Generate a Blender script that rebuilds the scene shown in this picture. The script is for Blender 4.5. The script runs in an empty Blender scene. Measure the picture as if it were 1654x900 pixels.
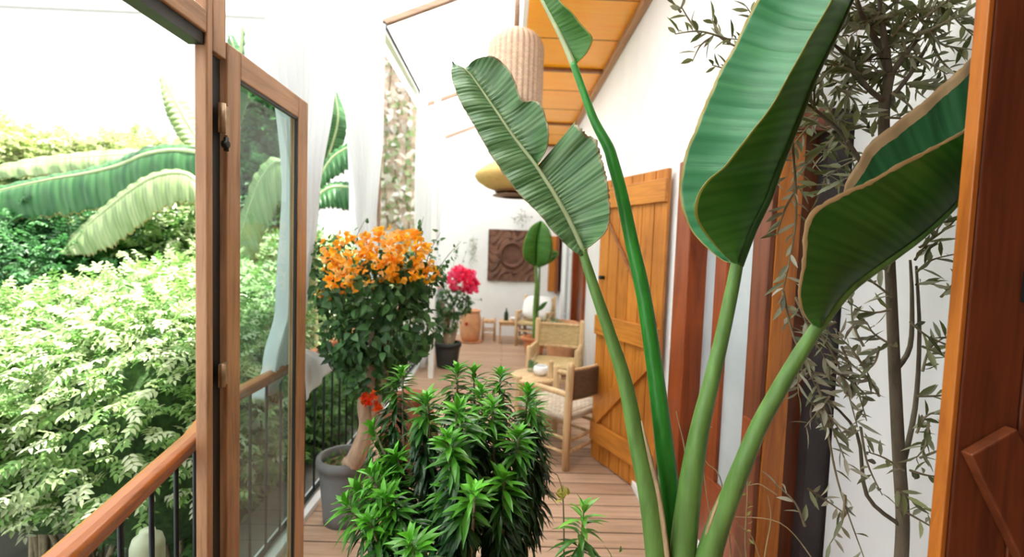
import bpy, math, random
import numpy as np
from mathutils import Vector, Matrix

random.seed(7); rng = np.random.default_rng(7)
S = bpy.context.scene
COL = S.collection
R = math.radians

# ---------------------------------------------------------------- camera
FPX = 750.0
EYE = 1.5
YAW, PITCH, ROLL = R(1.0), R(3.2), R(2.0)
CAM = Vector((0, 0, EYE))
Fw = Vector((math.sin(YAW)*math.cos(PITCH), math.cos(YAW)*math.cos(PITCH), -math.sin(PITCH)))
R0 = Vector((math.cos(YAW), -math.sin(YAW), 0)); U0 = R0.cross(Fw)
Rt = R0*math.cos(ROLL) + U0*math.sin(ROLL); Up = U0*math.cos(ROLL) - R0*math.sin(ROLL)
cam = bpy.data.cameras.new('camera'); camo = bpy.data.objects.new('camera', cam); COL.objects.link(camo)
m = Matrix((Rt, Up, -Fw)).transposed().to_4x4(); m.translation = CAM; camo.matrix_world = m
cam.sensor_width = 36; cam.lens = FPX*36/1654; cam.clip_start = .05; cam.clip_end = 200
cam.dof.use_dof = True; cam.dof.focus_distance = 1.25; cam.dof.aperture_fstop = 2.1
S.camera = camo

# ---------------------------------------------------------------- light
w = bpy.data.worlds.new('sky'); S.world = w; w.use_nodes = True
bg = w.node_tree.nodes['Background']; bg.inputs['Color'].default_value = (.95, .975, 1, 1); bg.inputs['Strength'].default_value = 1.7
sun = bpy.data.lights.new('sun', 'SUN'); suno = bpy.data.objects.new('sun', sun); COL.objects.link(suno)
sun.energy = 17; sun.angle = R(2); sun.color = (1, .95, .86)
suno.rotation_euler = Vector((-.15, -.28, -1.0)).to_track_quat('-Z', 'Y').to_euler()
S.view_settings.view_transform = 'Standard'; S.view_settings.look = 'None'
S.view_settings.gamma = 1; S.view_settings.use_curve_mapping = False
S.view_settings.exposure = 0.75
S.cycles.max_bounces = 8; S.cycles.transparent_max_bounces = 12; S.cycles.use_denoising = True
S.cycles.sample_clamp_indirect = 8

# ---------------------------------------------------------------- helpers
def ray(px, py):
    return (Fw*FPX + Rt*(px-827) - Up*(py-450))
def onY(px, py, Y): d = ray(px, py); return CAM + d*(Y/d.y)
def onX(px, py, X): d = ray(px, py); return CAM + d*(X/d.x)
def onZ(px, py, Z): d = ray(px, py); return CAM + d*((Z-EYE)/d.z)

def nodes(name):
    mt = bpy.data.materials.new(name); mt.use_nodes = True
    nt = mt.node_tree; b = nt.nodes['Principled BSDF']
    return mt, nt, b
def N(nt, t, **kw):
    n = nt.nodes.new(t)
    for k, v in kw.items():
        if k in n.inputs: n.inputs[k].default_value = v
        else: setattr(n, k, v)
    return n
def ramp(nt, src, stops):
    r = nt.nodes.new('ShaderNodeValToRGB'); e = r.color_ramp.elements
    while len(e) < len(stops): e.new(.5)
    for i, (p, c) in enumerate(stops): e[i].position = p; e[i].color = (*c, 1)
    nt.links.new(src, r.inputs[0]); return r
def plain(name, c, rough=.6, var=.12, scale=8, bump=.1, metal=0, coord='Object', stretch=(1, 1, 1), spec=.4, bdist=.01):
    mt, nt, b = nodes(name)
    tc = N(nt, 'ShaderNodeTexCoord'); mp = N(nt, 'ShaderNodeMapping'); mp.inputs['Scale'].default_value = stretch
    nt.links.new(tc.outputs[coord], mp.inputs[0])
    no = N(nt, 'ShaderNodeTexNoise', Scale=scale, Detail=5.0, Roughness=.6); nt.links.new(mp.outputs[0], no.inputs['Vector'])
    lo = tuple(x*(1-var*1.6) for x in c); hi = tuple(min(1, x*(1+var)) for x in c)
    r = ramp(nt, no.outputs['Fac'], [(.3, lo), (.7, hi)])
    nt.links.new(r.outputs[0], b.inputs['Base Color'])
    b.inputs['Roughness'].default_value = rough; b.inputs['Metallic'].default_value = metal
    b.inputs['Specular IOR Level'].default_value = spec
    if bump:
        bu = N(nt, 'ShaderNodeBump', Strength=bump, Distance=bdist); nt.links.new(no.outputs['Fac'], bu.inputs['Height'])
        nt.links.new(bu.outputs[0], b.inputs['Normal'])
    return mt
def wood(name, c, dark, axis='z', rough=.45, scale=5, bump=.15, knots=True):
    mt, nt, b = nodes(name)
    tc = N(nt, 'ShaderNodeTexCoord'); mp = N(nt, 'ShaderNodeMapping')
    st = {'x': (.08, 1, 1), 'y': (1, .08, 1), 'z': (1, 1, .08)}[axis]
    mp.inputs['Scale'].default_value = tuple(s*scale*4 for s in st); nt.links.new(tc.outputs['Object'], mp.inputs[0])
    no = N(nt, 'ShaderNodeTexNoise', Scale=1.6, Detail=6.0, Roughness=.65, Distortion=.6); nt.links.new(mp.outputs[0], no.inputs['Vector'])
    r = ramp(nt, no.outputs['Fac'], [(.28, dark), (.52, c), (.75, tuple(min(1, x*1.25) for x in c))])
    last = r.outputs[0]
    if knots:
        n2 = N(nt, 'ShaderNodeTexNoise', Scale=3.0, Detail=2.0); nt.links.new(tc.outputs['Object'], n2.inputs['Vector'])
        r2 = ramp(nt, n2.outputs['Fac'], [(.35, (.62, .55, .5)), (.6, (1, 1, 1))])
        mx = N(nt, 'ShaderNodeMix', data_type='RGBA', blend_type='MULTIPLY'); mx.inputs[0].default_value = .7
        nt.links.new(last, mx.inputs[6]); nt.links.new(r2.outputs[0], mx.inputs[7]); last = mx.outputs[2]
    nt.links.new(last, b.inputs['Base Color']); b.inputs['Roughness'].default_value = rough
    bu = N(nt, 'ShaderNodeBump', Strength=bump, Distance=.004); nt.links.new(no.outputs['Fac'], bu.inputs['Height']); nt.links.new(bu.outputs[0], b.inputs['Normal'])
    return mt
def leafmat(name, rough=.45, trans=.35, spec=.4):
    """colour from the leaves' own colour attribute, some light passes through"""
    mt, nt, b = nodes(name)
    at = N(nt, 'ShaderNodeAttribute', attribute_name='Col')
    nt.links.new(at.outputs['Color'], b.inputs['Base Color']); b.inputs['Roughness'].default_value = rough
    b.inputs['Specular IOR Level'].default_value = spec
    tr = N(nt, 'ShaderNodeBsdfTranslucent'); nt.links.new(at.outputs['Color'], tr.inputs['Color'])
    mx = N(nt, 'ShaderNodeMixShader'); mx.inputs[0].default_value = trans
    nt.links.new(b.outputs[0], mx.inputs[1]); nt.links.new(tr.outputs[0], mx.inputs[2])
    nt.links.new(mx.outputs[0], nt.nodes['Material Output'].inputs[0]); return mt
def bladem(name, c1, c2, rib, edge, rough=.38, trans=.25, bump=.5, nveins=34, ribw=.03, edgew=.965, bdist=.006):
    """big paddle leaf: uv.x along the midrib, uv.y from midrib (0) to margin (1)"""
    mt, nt, b = nodes(name)
    uv = N(nt, 'ShaderNodeUVMap', uv_map='UVMap'); sp = N(nt, 'ShaderNodeSeparateXYZ'); nt.links.new(uv.outputs[0], sp.inputs[0])
    mp = N(nt, 'ShaderNodeMapping'); mp.inputs['Scale'].default_value = (nveins, .6, 1); nt.links.new(uv.outputs[0], mp.inputs[0])
    no = N(nt, 'ShaderNodeTexNoise', Scale=1.0, Detail=3.0, Roughness=.5); nt.links.new(mp.outputs[0], no.inputs['Vector'])
    mp2 = N(nt, 'ShaderNodeMapping'); mp2.inputs['Scale'].default_value = (nveins*4, .8, 1); nt.links.new(uv.outputs[0], mp2.inputs[0])
    no2 = N(nt, 'ShaderNodeTexNoise', Scale=1.0, Detail=2.0); nt.links.new(mp2.outputs[0], no2.inputs['Vector'])
    ad = N(nt, 'ShaderNodeMath', operation='ADD'); nt.links.new(no.outputs['Fac'], ad.inputs[0])
    m2 = N(nt, 'ShaderNodeMath', operation='MULTIPLY'); m2.inputs[1].default_value = .35; nt.links.new(no2.outputs['Fac'], m2.inputs[0]); nt.links.new(m2.outputs[0], ad.inputs[1])
    wm = N(nt, 'ShaderNodeMath', operation='MULTIPLY'); wm.inputs[1].default_value = nveins*1.6*6.283; nt.links.new(sp.outputs[0], wm.inputs[0])
    wy = N(nt, 'ShaderNodeMath', operation='MULTIPLY_ADD'); nt.links.new(no.outputs['Fac'], wy.inputs[0]); wy.inputs[1].default_value = 3.0; nt.links.new(wm.outputs[0], wy.inputs[2])
    ws = N(nt, 'ShaderNodeMath', operation='SINE'); nt.links.new(wy.outputs[0], ws.inputs[0])
    wa = N(nt, 'ShaderNodeMath', operation='MULTIPLY_ADD'); nt.links.new(ws.outputs[0], wa.inputs[0]); wa.inputs[1].default_value = .09; nt.links.new(ad.outputs[0], wa.inputs[2]); ad = wa
    r = ramp(nt, ad.outputs[0], [(.5, c1), (.85, c2)])
    n3 = N(nt, 'ShaderNodeTexNoise', Scale=9.0, Detail=3.0); nt.links.new(uv.outputs[0], n3.inputs['Vector'])
    # margin
    a3 = N(nt, 'ShaderNodeMath', operation='MULTIPLY_ADD'); nt.links.new(n3.outputs['Fac'], a3.inputs[0]); a3.inputs[1].default_value = .03; nt.links.new(sp.outputs[1], a3.inputs[2])
    g = N(nt, 'ShaderNodeMath', operation='GREATER_THAN'); nt.links.new(a3.outputs[0], g.inputs[0]); g.inputs[1].default_value = edgew+.015
    mx = N(nt, 'ShaderNodeMix', data_type='RGBA'); nt.links.new(g.outputs[0], mx.inputs[0]); nt.links.new(r.outputs[0], mx.inputs[6]); mx.inputs[7].default_value = (*edge, 1)
    l = N(nt, 'ShaderNodeMapRange'); l.inputs['From Min'].default_value = ribw*1.4; l.inputs['From Max'].default_value = ribw*.5; nt.links.new(sp.outputs[1], l.inputs[0])
    mx2 = N(nt, 'ShaderNodeMix', data_type='RGBA'); nt.links.new(l.outputs[0], mx2.inputs[0]); nt.links.new(mx.outputs[2], mx2.inputs[6]); mx2.inputs[7].default_value = (*rib, 1)
    nt.links.new(mx2.outputs[2], b.inputs['Base Color']); b.inputs['Roughness'].default_value = rough
    bu = N(nt, 'ShaderNodeBump', Strength=bump, Distance=bdist); nt.links.new(ad.outputs[0], bu.inputs['Height']); nt.links.new(bu.outputs[0], b.inputs['Normal'])
    tr = N(nt, 'ShaderNodeBsdfTranslucent'); nt.links.new(mx2.outputs[2], tr.inputs['Color'])
    ms = N(nt, 'ShaderNodeMixShader'); ms.inputs[0].default_value = trans
    nt.links.new(b.outputs[0], ms.inputs[1]); nt.links.new(tr.outputs[0], ms.inputs[2]); nt.links.new(ms.outputs[0], nt.nodes['Material Output'].inputs[0])
    return mt

class MB:
    def __init__(s): s.v = []; s.f = []; s.uv = {}; s.smooth = []
    def add(s, vs, fs, smooth=False, uvs=None):
        o = len(s.v); s.v += [tuple(v) for v in vs]
        for f in fs: s.f.append(tuple(i+o for i in f)); s.smooth.append(smooth)
        if uvs:
            for i, u in enumerate(uvs): s.uv[o+i] = u
        return s
    def box(s, lo, hi, M=None):
        x0, y0, z0 = lo; x1, y1, z1 = hi
        vs = [Vector(p) for p in ((x0,y0,z0),(x1,y0,z0),(x1,y1,z0),(x0,y1,z0),(x0,y0,z1),(x1,y0,z1),(x1,y1,z1),(x0,y1,z1))]
        if M is not None: vs = [M @ v for v in vs]
        return s.add(vs, [(0,3,2,1),(4,5,6,7),(0,1,5,4),(1,2,6,5),(2,3,7,6),(3,0,4,7)])
    def bar(s, a, b, w, h, upv=(0, 0, 1)):
        a = Vector(a); b = Vector(b); d = (b-a); L = d.length; d.normalize()
        u = Vector(upv); sd = d.cross(u).normalized(); u = sd.cross(d).normalized()
        vs = []
        for p in (a, b):
            for x, y in ((-1,-1),(1,-1),(1,1),(-1,1)): vs.append(p + sd*(x*w/2) + u*(y*h/2))
        return s.add(vs, [(0,1,2,3),(7,6,5,4),(0,4,5,1),(1,5,6,2),(2,6,7,3),(3,7,4,0)])
    def tube(s, pts, rad, n=10, flat=1.0, cap=True, sub=1):
        pts = [Vector(p) for p in pts]
        if not hasattr(rad, '__len__'): rad = [rad]*len(pts)
        if sub > 1: pts, rad = smooth_path(pts, rad, sub)
        vs = []; k = len(pts); prev = None
        for i, p in enumerate(pts):
            d = (pts[min(i+1, k-1)] - pts[max(i-1, 0)]).normalized()
            if prev is None:
                a = Vector((0, 0, 1)) if abs(d.z) < .9 else Vector((1, 0, 0))
                u = d.cross(a).normalized()
            else: u = (prev - d*prev.dot(d)).normalized()
            prev = u; v = d.cross(u)
            for j in range(n):
                t = 2*math.pi*j/n; vs.append(p + (u*math.cos(t) + v*math.sin(t)*flat)*rad[i])
        fs = [(i*n+j, i*n+(j+1) % n, (i+1)*n+(j+1) % n, (i+1)*n+j) for i in range(k-1) for j in range(n)]
        s.add(vs, fs, True, [(i/(k-1), (j/n)) for i in range(k) for j in range(n)])
        if cap:
            o = len(s.v)-k*n
            s.f.append(tuple(o+j for j in range(n-1, -1, -1))); s.smooth.append(False)
            s.f.append(tuple(o+(k-1)*n+j for j in range(n))); s.smooth.append(False)
        return s
    def lathe(s, prof, c=(0, 0, 0), n=40, rib=None, smooth=True):
        c = Vector(c); vs = []; uv = []
        for i, (r, z) in enumerate(prof):
            for j in range(n):
                t = 2*math.pi*j/n; rr = r*(1+(rib(t, z) if rib else 0))
                vs.append(c + Vector((rr*math.cos(t), rr*math.sin(t), z))); uv.append((j/n, i/(len(prof)-1)))
        k = len(prof)
        return s.add(vs, [(i*n+j, i*n+(j+1) % n, (i+1)*n+(j+1) % n, (i+1)*n+j) for i in range(k-1) for j in range(n)], smooth, uv)
    def grid(s, P, smooth=True, uv=None):
        a = len(P); b = len(P[0])
        vs = [p for row in P for p in row]
        fs = [(i*b+j, i*b+j+1, (i+1)*b+j+1, (i+1)*b+j) for i in range(a-1) for j in range(b-1)]
        return s.add(vs, fs, smooth, uv or [(i/(a-1), j/(b-1)) for i in range(a) for j in range(b)])
    def build(s, name, mt, parent=None, bevel=0, thick=0):
        me = bpy.data.meshes.new(name)
        o0 = parent.matrix_world.translation if parent is not None else Vector((0, 0, 0))
        if parent is not None: o0 = WPOS[parent.name]
        if parent is None and LOCAL[0] is not None: o0 = LOCAL[0]
        me.from_pydata([(v[0]-o0[0], v[1]-o0[1], v[2]-o0[2]) for v in s.v], [], s.f)
        me.polygons.foreach_set('use_smooth', s.smooth)
        if s.uv:
            ul = me.uv_layers.new(name='UVMap')
            for lp in me.loops: ul.data[lp.index].uv = s.uv.get(lp.vertex_index, (0, 0))
        me.materials.append(mt)
        o = bpy.data.objects.new(name, me); COL.objects.link(o)
        if parent is not None: o.parent = parent; WPOS[o.name] = o0
        else: o.location = o0; WPOS[o.name] = Vector(o0)
        if bevel:
            bv = o.modifiers.new('bevel', 'BEVEL'); bv.width = bevel; bv.segments = 2; bv.limit_method = 'ANGLE'
        if thick:
            sd = o.modifiers.new('thick', 'SOLIDIFY'); sd.thickness = thick
        return o
WPOS = {}; LOCAL = [None]
def at_loc(v): LOCAL[0] = Vector(v) if v is not None else None
def smooth_path(pts, rad, sub):
    P = []; Q = []; n = len(pts)
    for i in range(n-1):
        p0, p1, p2, p3 = pts[max(i-1, 0)], pts[i], pts[i+1], pts[min(i+2, n-1)]
        for k in range(sub):
            t = k/sub
            P.append(.5*((2*p1) + (p2-p0)*t + (2*p0-5*p1+4*p2-p3)*t*t + (3*p1-p0-3*p2+p3)*t**3))
            Q.append(rad[i]*(1-t)+rad[i+1]*t)
    P.append(pts[-1]); Q.append(rad[-1]); return P, Q
def resample(pts, n):
    pts, _ = smooth_path([Vector(p) for p in pts], [0]*len(pts), 8)
    d = [0]
    for a, b in zip(pts, pts[1:]): d.append(d[-1]+(b-a).length)
    out = []; j = 0
    for i in range(n):
        t = d[-1]*i/(n-1)
        while j < len(d)-2 and d[j+1] < t: j += 1
        u = (t-d[j])/max(1e-9, d[j+1]-d[j]); out.append(pts[j].lerp(pts[j+1], min(1, max(0, u))))
    return out
def patch(mb, mid, edge, bulge=0, nrm=None, nu=60, nv=16, ripple=0, ripn=9, jag=0, u0=0, u1=1, tears=0):
    """half a big leaf: lofted from its midrib to its margin, bulging along nrm"""
    A = resample(mid, nu); B = resample(edge, nu); P = []; uv = []
    nrm = Vector(nrm or (0, -1, 0)).normalized()
    ph = random.random()*6
    for i in range(nu):
        row = []
        s_ = i/(nu-1)
        for j in range(nv):
            t = j/(nv-1)
            e = B[i]
            p = A[i].lerp(e, t) + nrm*(bulge*math.sin(math.pi*t**.8))
            if ripple: p += nrm*(ripple*t*math.sin(s_*ripn*6.28+ph+t*1.5))
            if jag and 0 < i < nu-1: p += (A[i]-e)*(jag*t*t*random.random())
            row.append(p); uv.append((u0+(u1-u0)*s_, t))
        P.append(row)
    return mb.grid(P, True, uv)

def thing(name, label, cat, loc, group=None):
    o = bpy.data.objects.new(name, None); COL.objects.link(o); o.location = loc; o.empty_display_size = .1
    WPOS[o.name] = Vector(loc); return tag(o, label, cat, group)
def tag(o, label=None, cat=None, group=None, kind=None):
    if label: o['label'] = label
    if cat: o['category'] = cat
    if group: o['group'] = group
    if kind: o['kind'] = kind
    return o
def struct(o): o['kind'] = 'structure'; return o
def copy_tree(o, parent=None):
    c = o.copy(); COL.objects.link(c); c.parent = parent
    for ch in list(o.children): copy_tree(ch, c)
    return c

# leaf clouds ----------------------------------------------------------
def template(kind):
    if kind == 'lance':   # folded lance leaf
        s = [(0, .0), (.18, .6), (.42, 1), (.7, .75), (1, 0)]
    elif kind == 'ovate': s = [(0, .0), (.15, .75), (.38, 1), (.68, .7), (1, 0)]
    elif kind == 'bract': s = [(0, .2), (.25, .9), (.55, 1), (.82, .6), (1, 0)]
    V = []; F = []
    for i, (t, ww) in enumerate(s):
        V += [(t, -.5*ww, .12*ww), (t, 0, 0), (t, .5*ww, .12*ww)]
    for i in range(len(s)-1):
        a = 3*i; F += [(a, a+3, a+4, a+1), (a+1, a+4, a+5, a+2)]
    return np.array(V), np.array(F)
def cloud(name, P, D, Nn, L, W, Cc, mt, parent, kind='lance', droop=.25):
    """P base points, D directions, Nn leaf normals (n,3); L,W lengths and widths; Cc colours (n,3)"""
    V, F = template(kind); n = len(P)
    D = D/np.linalg.norm(D, axis=1, keepdims=True)
    Sd = np.cross(Nn, D); Sd /= np.linalg.norm(Sd, axis=1, keepdims=True)+1e-9
    Nn = np.cross(D, Sd)
    x = V[None, :, 0]*L[:, None]; y = V[None, :, 1]*W[:, None]; z = V[None, :, 2]*W[:, None]*2 - droop*(V[None, :, 0]**2)*L[:, None]
    co = P[:, None, :] + x[..., None]*D[:, None, :] + y[..., None]*Sd[:, None, :] + z[..., None]*Nn[:, None, :]
    k = len(V); o0 = np.array(WPOS[parent.name]) if parent is not None else np.zeros(3)
    co = co.reshape(-1, 3) - o0
    fa = (F[None] + (np.arange(n)*k)[:, None, None]).reshape(-1, 4)
    me = bpy.data.meshes.new(name)
    me.vertices.add(len(co)); me.vertices.foreach_set('co', co.ravel())
    me.loops.add(len(fa)*4); me.loops.foreach_set('vertex_index', fa.ravel().astype(np.int32))
    me.polygons.add(len(fa)); me.polygons.foreach_set('loop_start', np.arange(0, len(fa)*4, 4, dtype=np.int32))
    me.polygons.foreach_set('use_smooth', np.ones(len(fa), bool))
    me.update(calc_edges=True)
    ca = me.color_attributes.new('Col', 'FLOAT_COLOR', 'POINT')
    cc = np.ones((n, k, 4)); cc[..., :3] = Cc[:, None, :]; ca.data.foreach_set('color', cc.ravel())
    me.materials.append(mt); me.validate()
    o = bpy.data.objects.new(name, me); COL.objects.link(o)
    if parent is not None: o.parent = parent; WPOS[o.name] = Vector(o0)
    return o
def rv(n):
    v = rng.normal(size=(n, 3)); return v/np.linalg.norm(v, axis=1, keepdims=True)
def colvar(n, cols, jit=.15):
    cols = np.array(cols); c = cols[rng.integers(0, len(cols), n)]
    return np.clip(c*(1+jit*rng.normal(size=(n, 1))), 0, 1)

# ---------------------------------------------------------------- materials
white_plaster = plain('white_plaster', (.82, .83, .83), .85, .03, 3, .12)
white_paint = plain('white_paint', (.88, .88, .87), .6, .03, 3, .05)
frame_wood = wood('weathered_frame_wood', (.50, .27, .13), (.27, .13, .055), 'z', .5)
frame_wood_y = wood('weathered_rail_wood', (.50, .27, .13), (.27, .13, .055), 'y', .5)
rail_wood = wood('varnished_handrail_wood', (.42, .12, .018), (.2, .05, .008), 'y', .3, knots=False)
door_wood = wood('honey_door_wood', (.56, .205, .025), (.36, .11, .012), 'z', .42)
door_wood_x = wood('honey_door_batten_wood', (.60, .23, .03), (.40, .13, .015), 'x', .42)
red_wood = wood('red_brown_wood', (.30, .06, .01), (.15, .028, .006), 'z', .4)
orange_wood = wood('orange_edge_wood', (.50, .16, .02), (.28, .07, .01), 'z', .4, knots=False)
dark_wood = wood('dark_red_door_wood', (.19, .048, .014), (.085, .019, .007), 'z', .45)
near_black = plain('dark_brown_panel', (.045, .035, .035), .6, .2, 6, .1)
ceiling_wood = wood('orange_ceiling_boards', (1.0, .42, .008), (1.0, .34, .005), 'x', .35, bump=.05, knots=False)
beam_wood = wood('dark_batten_wood', (.28, .10, .03), (.16, .05, .02), 'x', .5, knots=False)
eave_wood = wood('eave_beam_wood', (.45, .24, .12), (.3, .15, .07), 'y', .5, knots=False)
rafter_wood = wood('grey_brown_rafter_wood', (.27, .16, .10), (.18, .10, .06), 'x', .5, knots=False)
pale_wood = wood('peeled_pale_wood', (.66, .45, .24), (.42, .26, .12), 'z', .55, knots=False)
brown_stool = wood('stool_wood', (.60, .36, .18), (.4, .22, .1), 'z', .5, knots=False)
black_iron = plain('black_iron', (.02, .025, .025), .45, .2, 20, 0, .4)
black_rubber_and_gap = plain('black_gasket_and_gap_shade', (.012, .012, .012), .5, .1, 20, 0)
old_brass = plain('old_brass', (.42, .29, .17), .45, .2, 30, .1, .6)
terracotta = plain('terracotta', (.60, .22, .09), .8, .15, 9, .15)
terracotta_pale = plain('pale_terracotta', (.66, .33, .17), .8, .14, 9, .15)
dark_terracotta = plain('dark_terracotta', (.30, .10, .05), .7, .15, 7, .15)
grey_plastic = plain('grey_pot_plastic', (.15, .155, .15), .6, .1, 10, .05)
black_plastic = plain('black_pot_plastic', (.03, .035, .035), .5, .1, 10, .05)
soil = plain('potting_soil', (.14, .085, .05), .95, .4, 60, .8)
bark = plain('pale_bark', (.48, .33, .22), .9, .25, 30, .6, stretch=(1, 1, .3))
olive_bark = plain('olive_bark', (.15, .12, .08), .9, .25, 30, .6, stretch=(1, 1, .3))
twig_bark = plain('twig_bark', (.26, .22, .13), .9, .2, 30, .3)
dry_straw = plain('dry_straw', (.55, .45, .25), .8, .15, 30, .2)
stem_green = plain('stem_green', (.14, .28, .05), .5, .2, 20, .1)
ceramic = plain('white_ceramic', (.9, .9, .9), .25, .02, 5, 0)
bottle_green = plain('bottle_green', (.03, .06, .03), .15, .1, 5, 0)
cushion_cloth = plain('cushion_cloth', (.85, .85, .83), .9, .03, 30, .2)
garden_soil = plain('garden_soil', (.035, .035, .02), .95, .3, 3, .4)
pipe_paint = plain('pipe_paint', (.6, .64, .66), .4, .05, 5, 0)
leaf_small = leafmat('small_leaves')
leaf_gloss = leafmat('glossy_leaves', .28, .18, .5)
leaf_olive = leafmat('olive_leaves', .5, .2, .3)
petal = leafmat('flower_bracts', .6, .45, .2)

def curtain_mat():
    mt, nt, b = nodes('white_curtain_cloth')
    b.inputs['Base Color'].default_value = (.9, .91, .92, 1); b.inputs['Roughness'].default_value = .9
    tc = N(nt, 'ShaderNodeTexCoord'); no = N(nt, 'ShaderNodeTexNoise', Scale=60.0, Detail=2.0); nt.links.new(tc.outputs['Object'], no.inputs['Vector'])
    bu = N(nt, 'ShaderNodeBump', Strength=.1, Distance=.002); nt.links.new(no.outputs['Fac'], bu.inputs['Height']); nt.links.new(bu.outputs[0], b.inputs['Normal'])
    tr = N(nt, 'ShaderNodeBsdfTranslucent', Color=(.92, .93, .95, 1)); mx = N(nt, 'ShaderNodeMixShader'); mx.inputs[0].default_value = .55
    nt.links.new(b.outputs[0], mx.inputs[1]); nt.links.new(tr.outputs[0], mx.inputs[2]); nt.links.new(mx.outputs[0], nt.nodes['Material Output'].inputs[0]); return mt
curtain_cloth = curtain_mat()
def roof_mat():
    mt, nt, b = nodes('milky_roof_sheet')
    b.inputs['Base Color'].default_value = (.92, .93, .93, 1); b.inputs['Roughness'].default_value = .5
    tc = N(nt, 'ShaderNodeTexCoord'); wv = N(nt, 'ShaderNodeTexWave', Scale=10.0); nt.links.new(tc.outputs['Object'], wv.inputs['Vector'])
    bu = N(nt, 'ShaderNodeBump', Strength=.1, Distance=.003); nt.links.new(wv.outputs['Fac'], bu.inputs['Height']); nt.links.new(bu.outputs[0], b.inputs['Normal'])
    tr = N(nt, 'ShaderNodeBsdfTranslucent', Color=(.95, .96, .97, 1)); mx = N(nt, 'ShaderNodeMixShader'); mx.inputs[0].default_value = .8
    nt.links.new(b.outputs[0], mx.inputs[1]); nt.links.new(tr.outputs[0], mx.inputs[2]); nt.links.new(mx.outputs[0], nt.nodes['Material Output'].inputs[0]); return mt
roof_sheet = roof_mat()
def glass_mat(name, tint, haze, hc=(.5, .6, .6)):
    mt, nt, b = nodes(name); nt.nodes.remove(b)
    tp = N(nt, 'ShaderNodeBsdfTransparent', Color=(*tint, 1)); gl = N(nt, 'ShaderNodeBsdfGlossy', Roughness=.02)
    fr = N(nt, 'ShaderNodeFresnel', IOR=1.45); m1 = N(nt, 'ShaderNodeMixShader')
    ge = N(nt, 'ShaderNodeNewGeometry'); bf = N(nt, 'ShaderNodeMath', operation='SUBTRACT'); bf.inputs[0].default_value = 1; nt.links.new(ge.outputs['Backfacing'], bf.inputs[1])
    fm = N(nt, 'ShaderNodeMath', operation='MULTIPLY'); nt.links.new(fr.outputs[0], fm.inputs[0]); nt.links.new(bf.outputs[0], fm.inputs[1]); nt.links.new(fm.outputs[0], m1.inputs[0])
    nt.links.new(tp.outputs[0], m1.inputs[1]); nt.links.new(gl.outputs[0], m1.inputs[2])
    df = N(nt, 'ShaderNodeBsdfDiffuse', Color=(*hc, 1)); m2 = N(nt, 'ShaderNodeMixShader')
    tc = N(nt, 'ShaderNodeTexCoord'); no = N(nt, 'ShaderNodeTexNoise', Scale=4.0, Detail=4.0); nt.links.new(tc.outputs['Object'], no.inputs['Vector'])
    mr = N(nt, 'ShaderNodeMapRange'); mr.inputs['To Min'].default_value = haze*.6; mr.inputs['To Max'].default_value = haze*1.4; nt.links.new(no.outputs['Fac'], mr.inputs[0])
    nt.links.new(mr.outputs[0], m2.inputs[0]); nt.links.new(m1.outputs[0], m2.inputs[1]); nt.links.new(df.outputs[0], m2.inputs[2])
    nt.links.new(m2.outputs[0], nt.nodes['Material Output'].inputs[0]); return mt
glass = glass_mat('tinted_window_glass', (.74, .85, .81), .09)
clear_glass = glass_mat('clear_glass', (.9, .95, .93), .06)
frosted = plain('frosted_glass', (.50, .56, .58), .25, .10, 1.5, 0, spec=.6)
pale_plastic = plain('pale_milky_plastic', (.35, .40, .26), .4, .05, 5, 0)
def deck_mat():
    mt, nt, b = nodes('deck_planks')
    tc = N(nt, 'ShaderNodeTexCoord')
    br = N(nt, 'ShaderNodeTexBrick', Scale=1.0); br.offset = .5
    br.inputs['Brick Width'].default_value = 2.4; br.inputs['Row Height'].default_value = .135; br.inputs['Mortar Size'].default_value = .0045
    br.inputs['Color1'].default_value = (.54, .37, .26, 1); br.inputs['Color2'].default_value = (.42, .27, .18, 1); br.inputs['Mortar'].default_value = (.09, .045, .025, 1)
    nt.links.new(tc.outputs['Object'], br.inputs['Vector'])
    mp = N(nt, 'ShaderNodeMapping'); mp.inputs['Scale'].default_value = (1.2, 16, 1); nt.links.new(tc.outputs['Object'], mp.inputs[0])
    no = N(nt, 'ShaderNodeTexNoise', Scale=2.0, Detail=6.0, Roughness=.65); nt.links.new(mp.outputs[0], no.inputs['Vector'])
    r = ramp(nt, no.outputs['Fac'], [(.3, (.72, .68, .64)), (.7, (1.15, 1.12, 1.1))])
    mx = N(nt, 'ShaderNodeMix', data_type='RGBA', blend_type='MULTIPLY'); mx.inputs[0].default_value = 1
    nt.links.new(br.outputs['Color'], mx.inputs[6]); nt.links.new(r.outputs[0], mx.inputs[7]); nt.links.new(mx.outputs[2], b.inputs['Base Color'])
    b.inputs['Roughness'].default_value = .5
    bu = N(nt, 'ShaderNodeBump', Strength=.6, Distance=.006, invert=True); nt.links.new(br.outputs['Fac'], bu.inputs['Height']); nt.links.new(bu.outputs[0], b.inputs['Normal'])
    return mt
deck = deck_mat()
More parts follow.
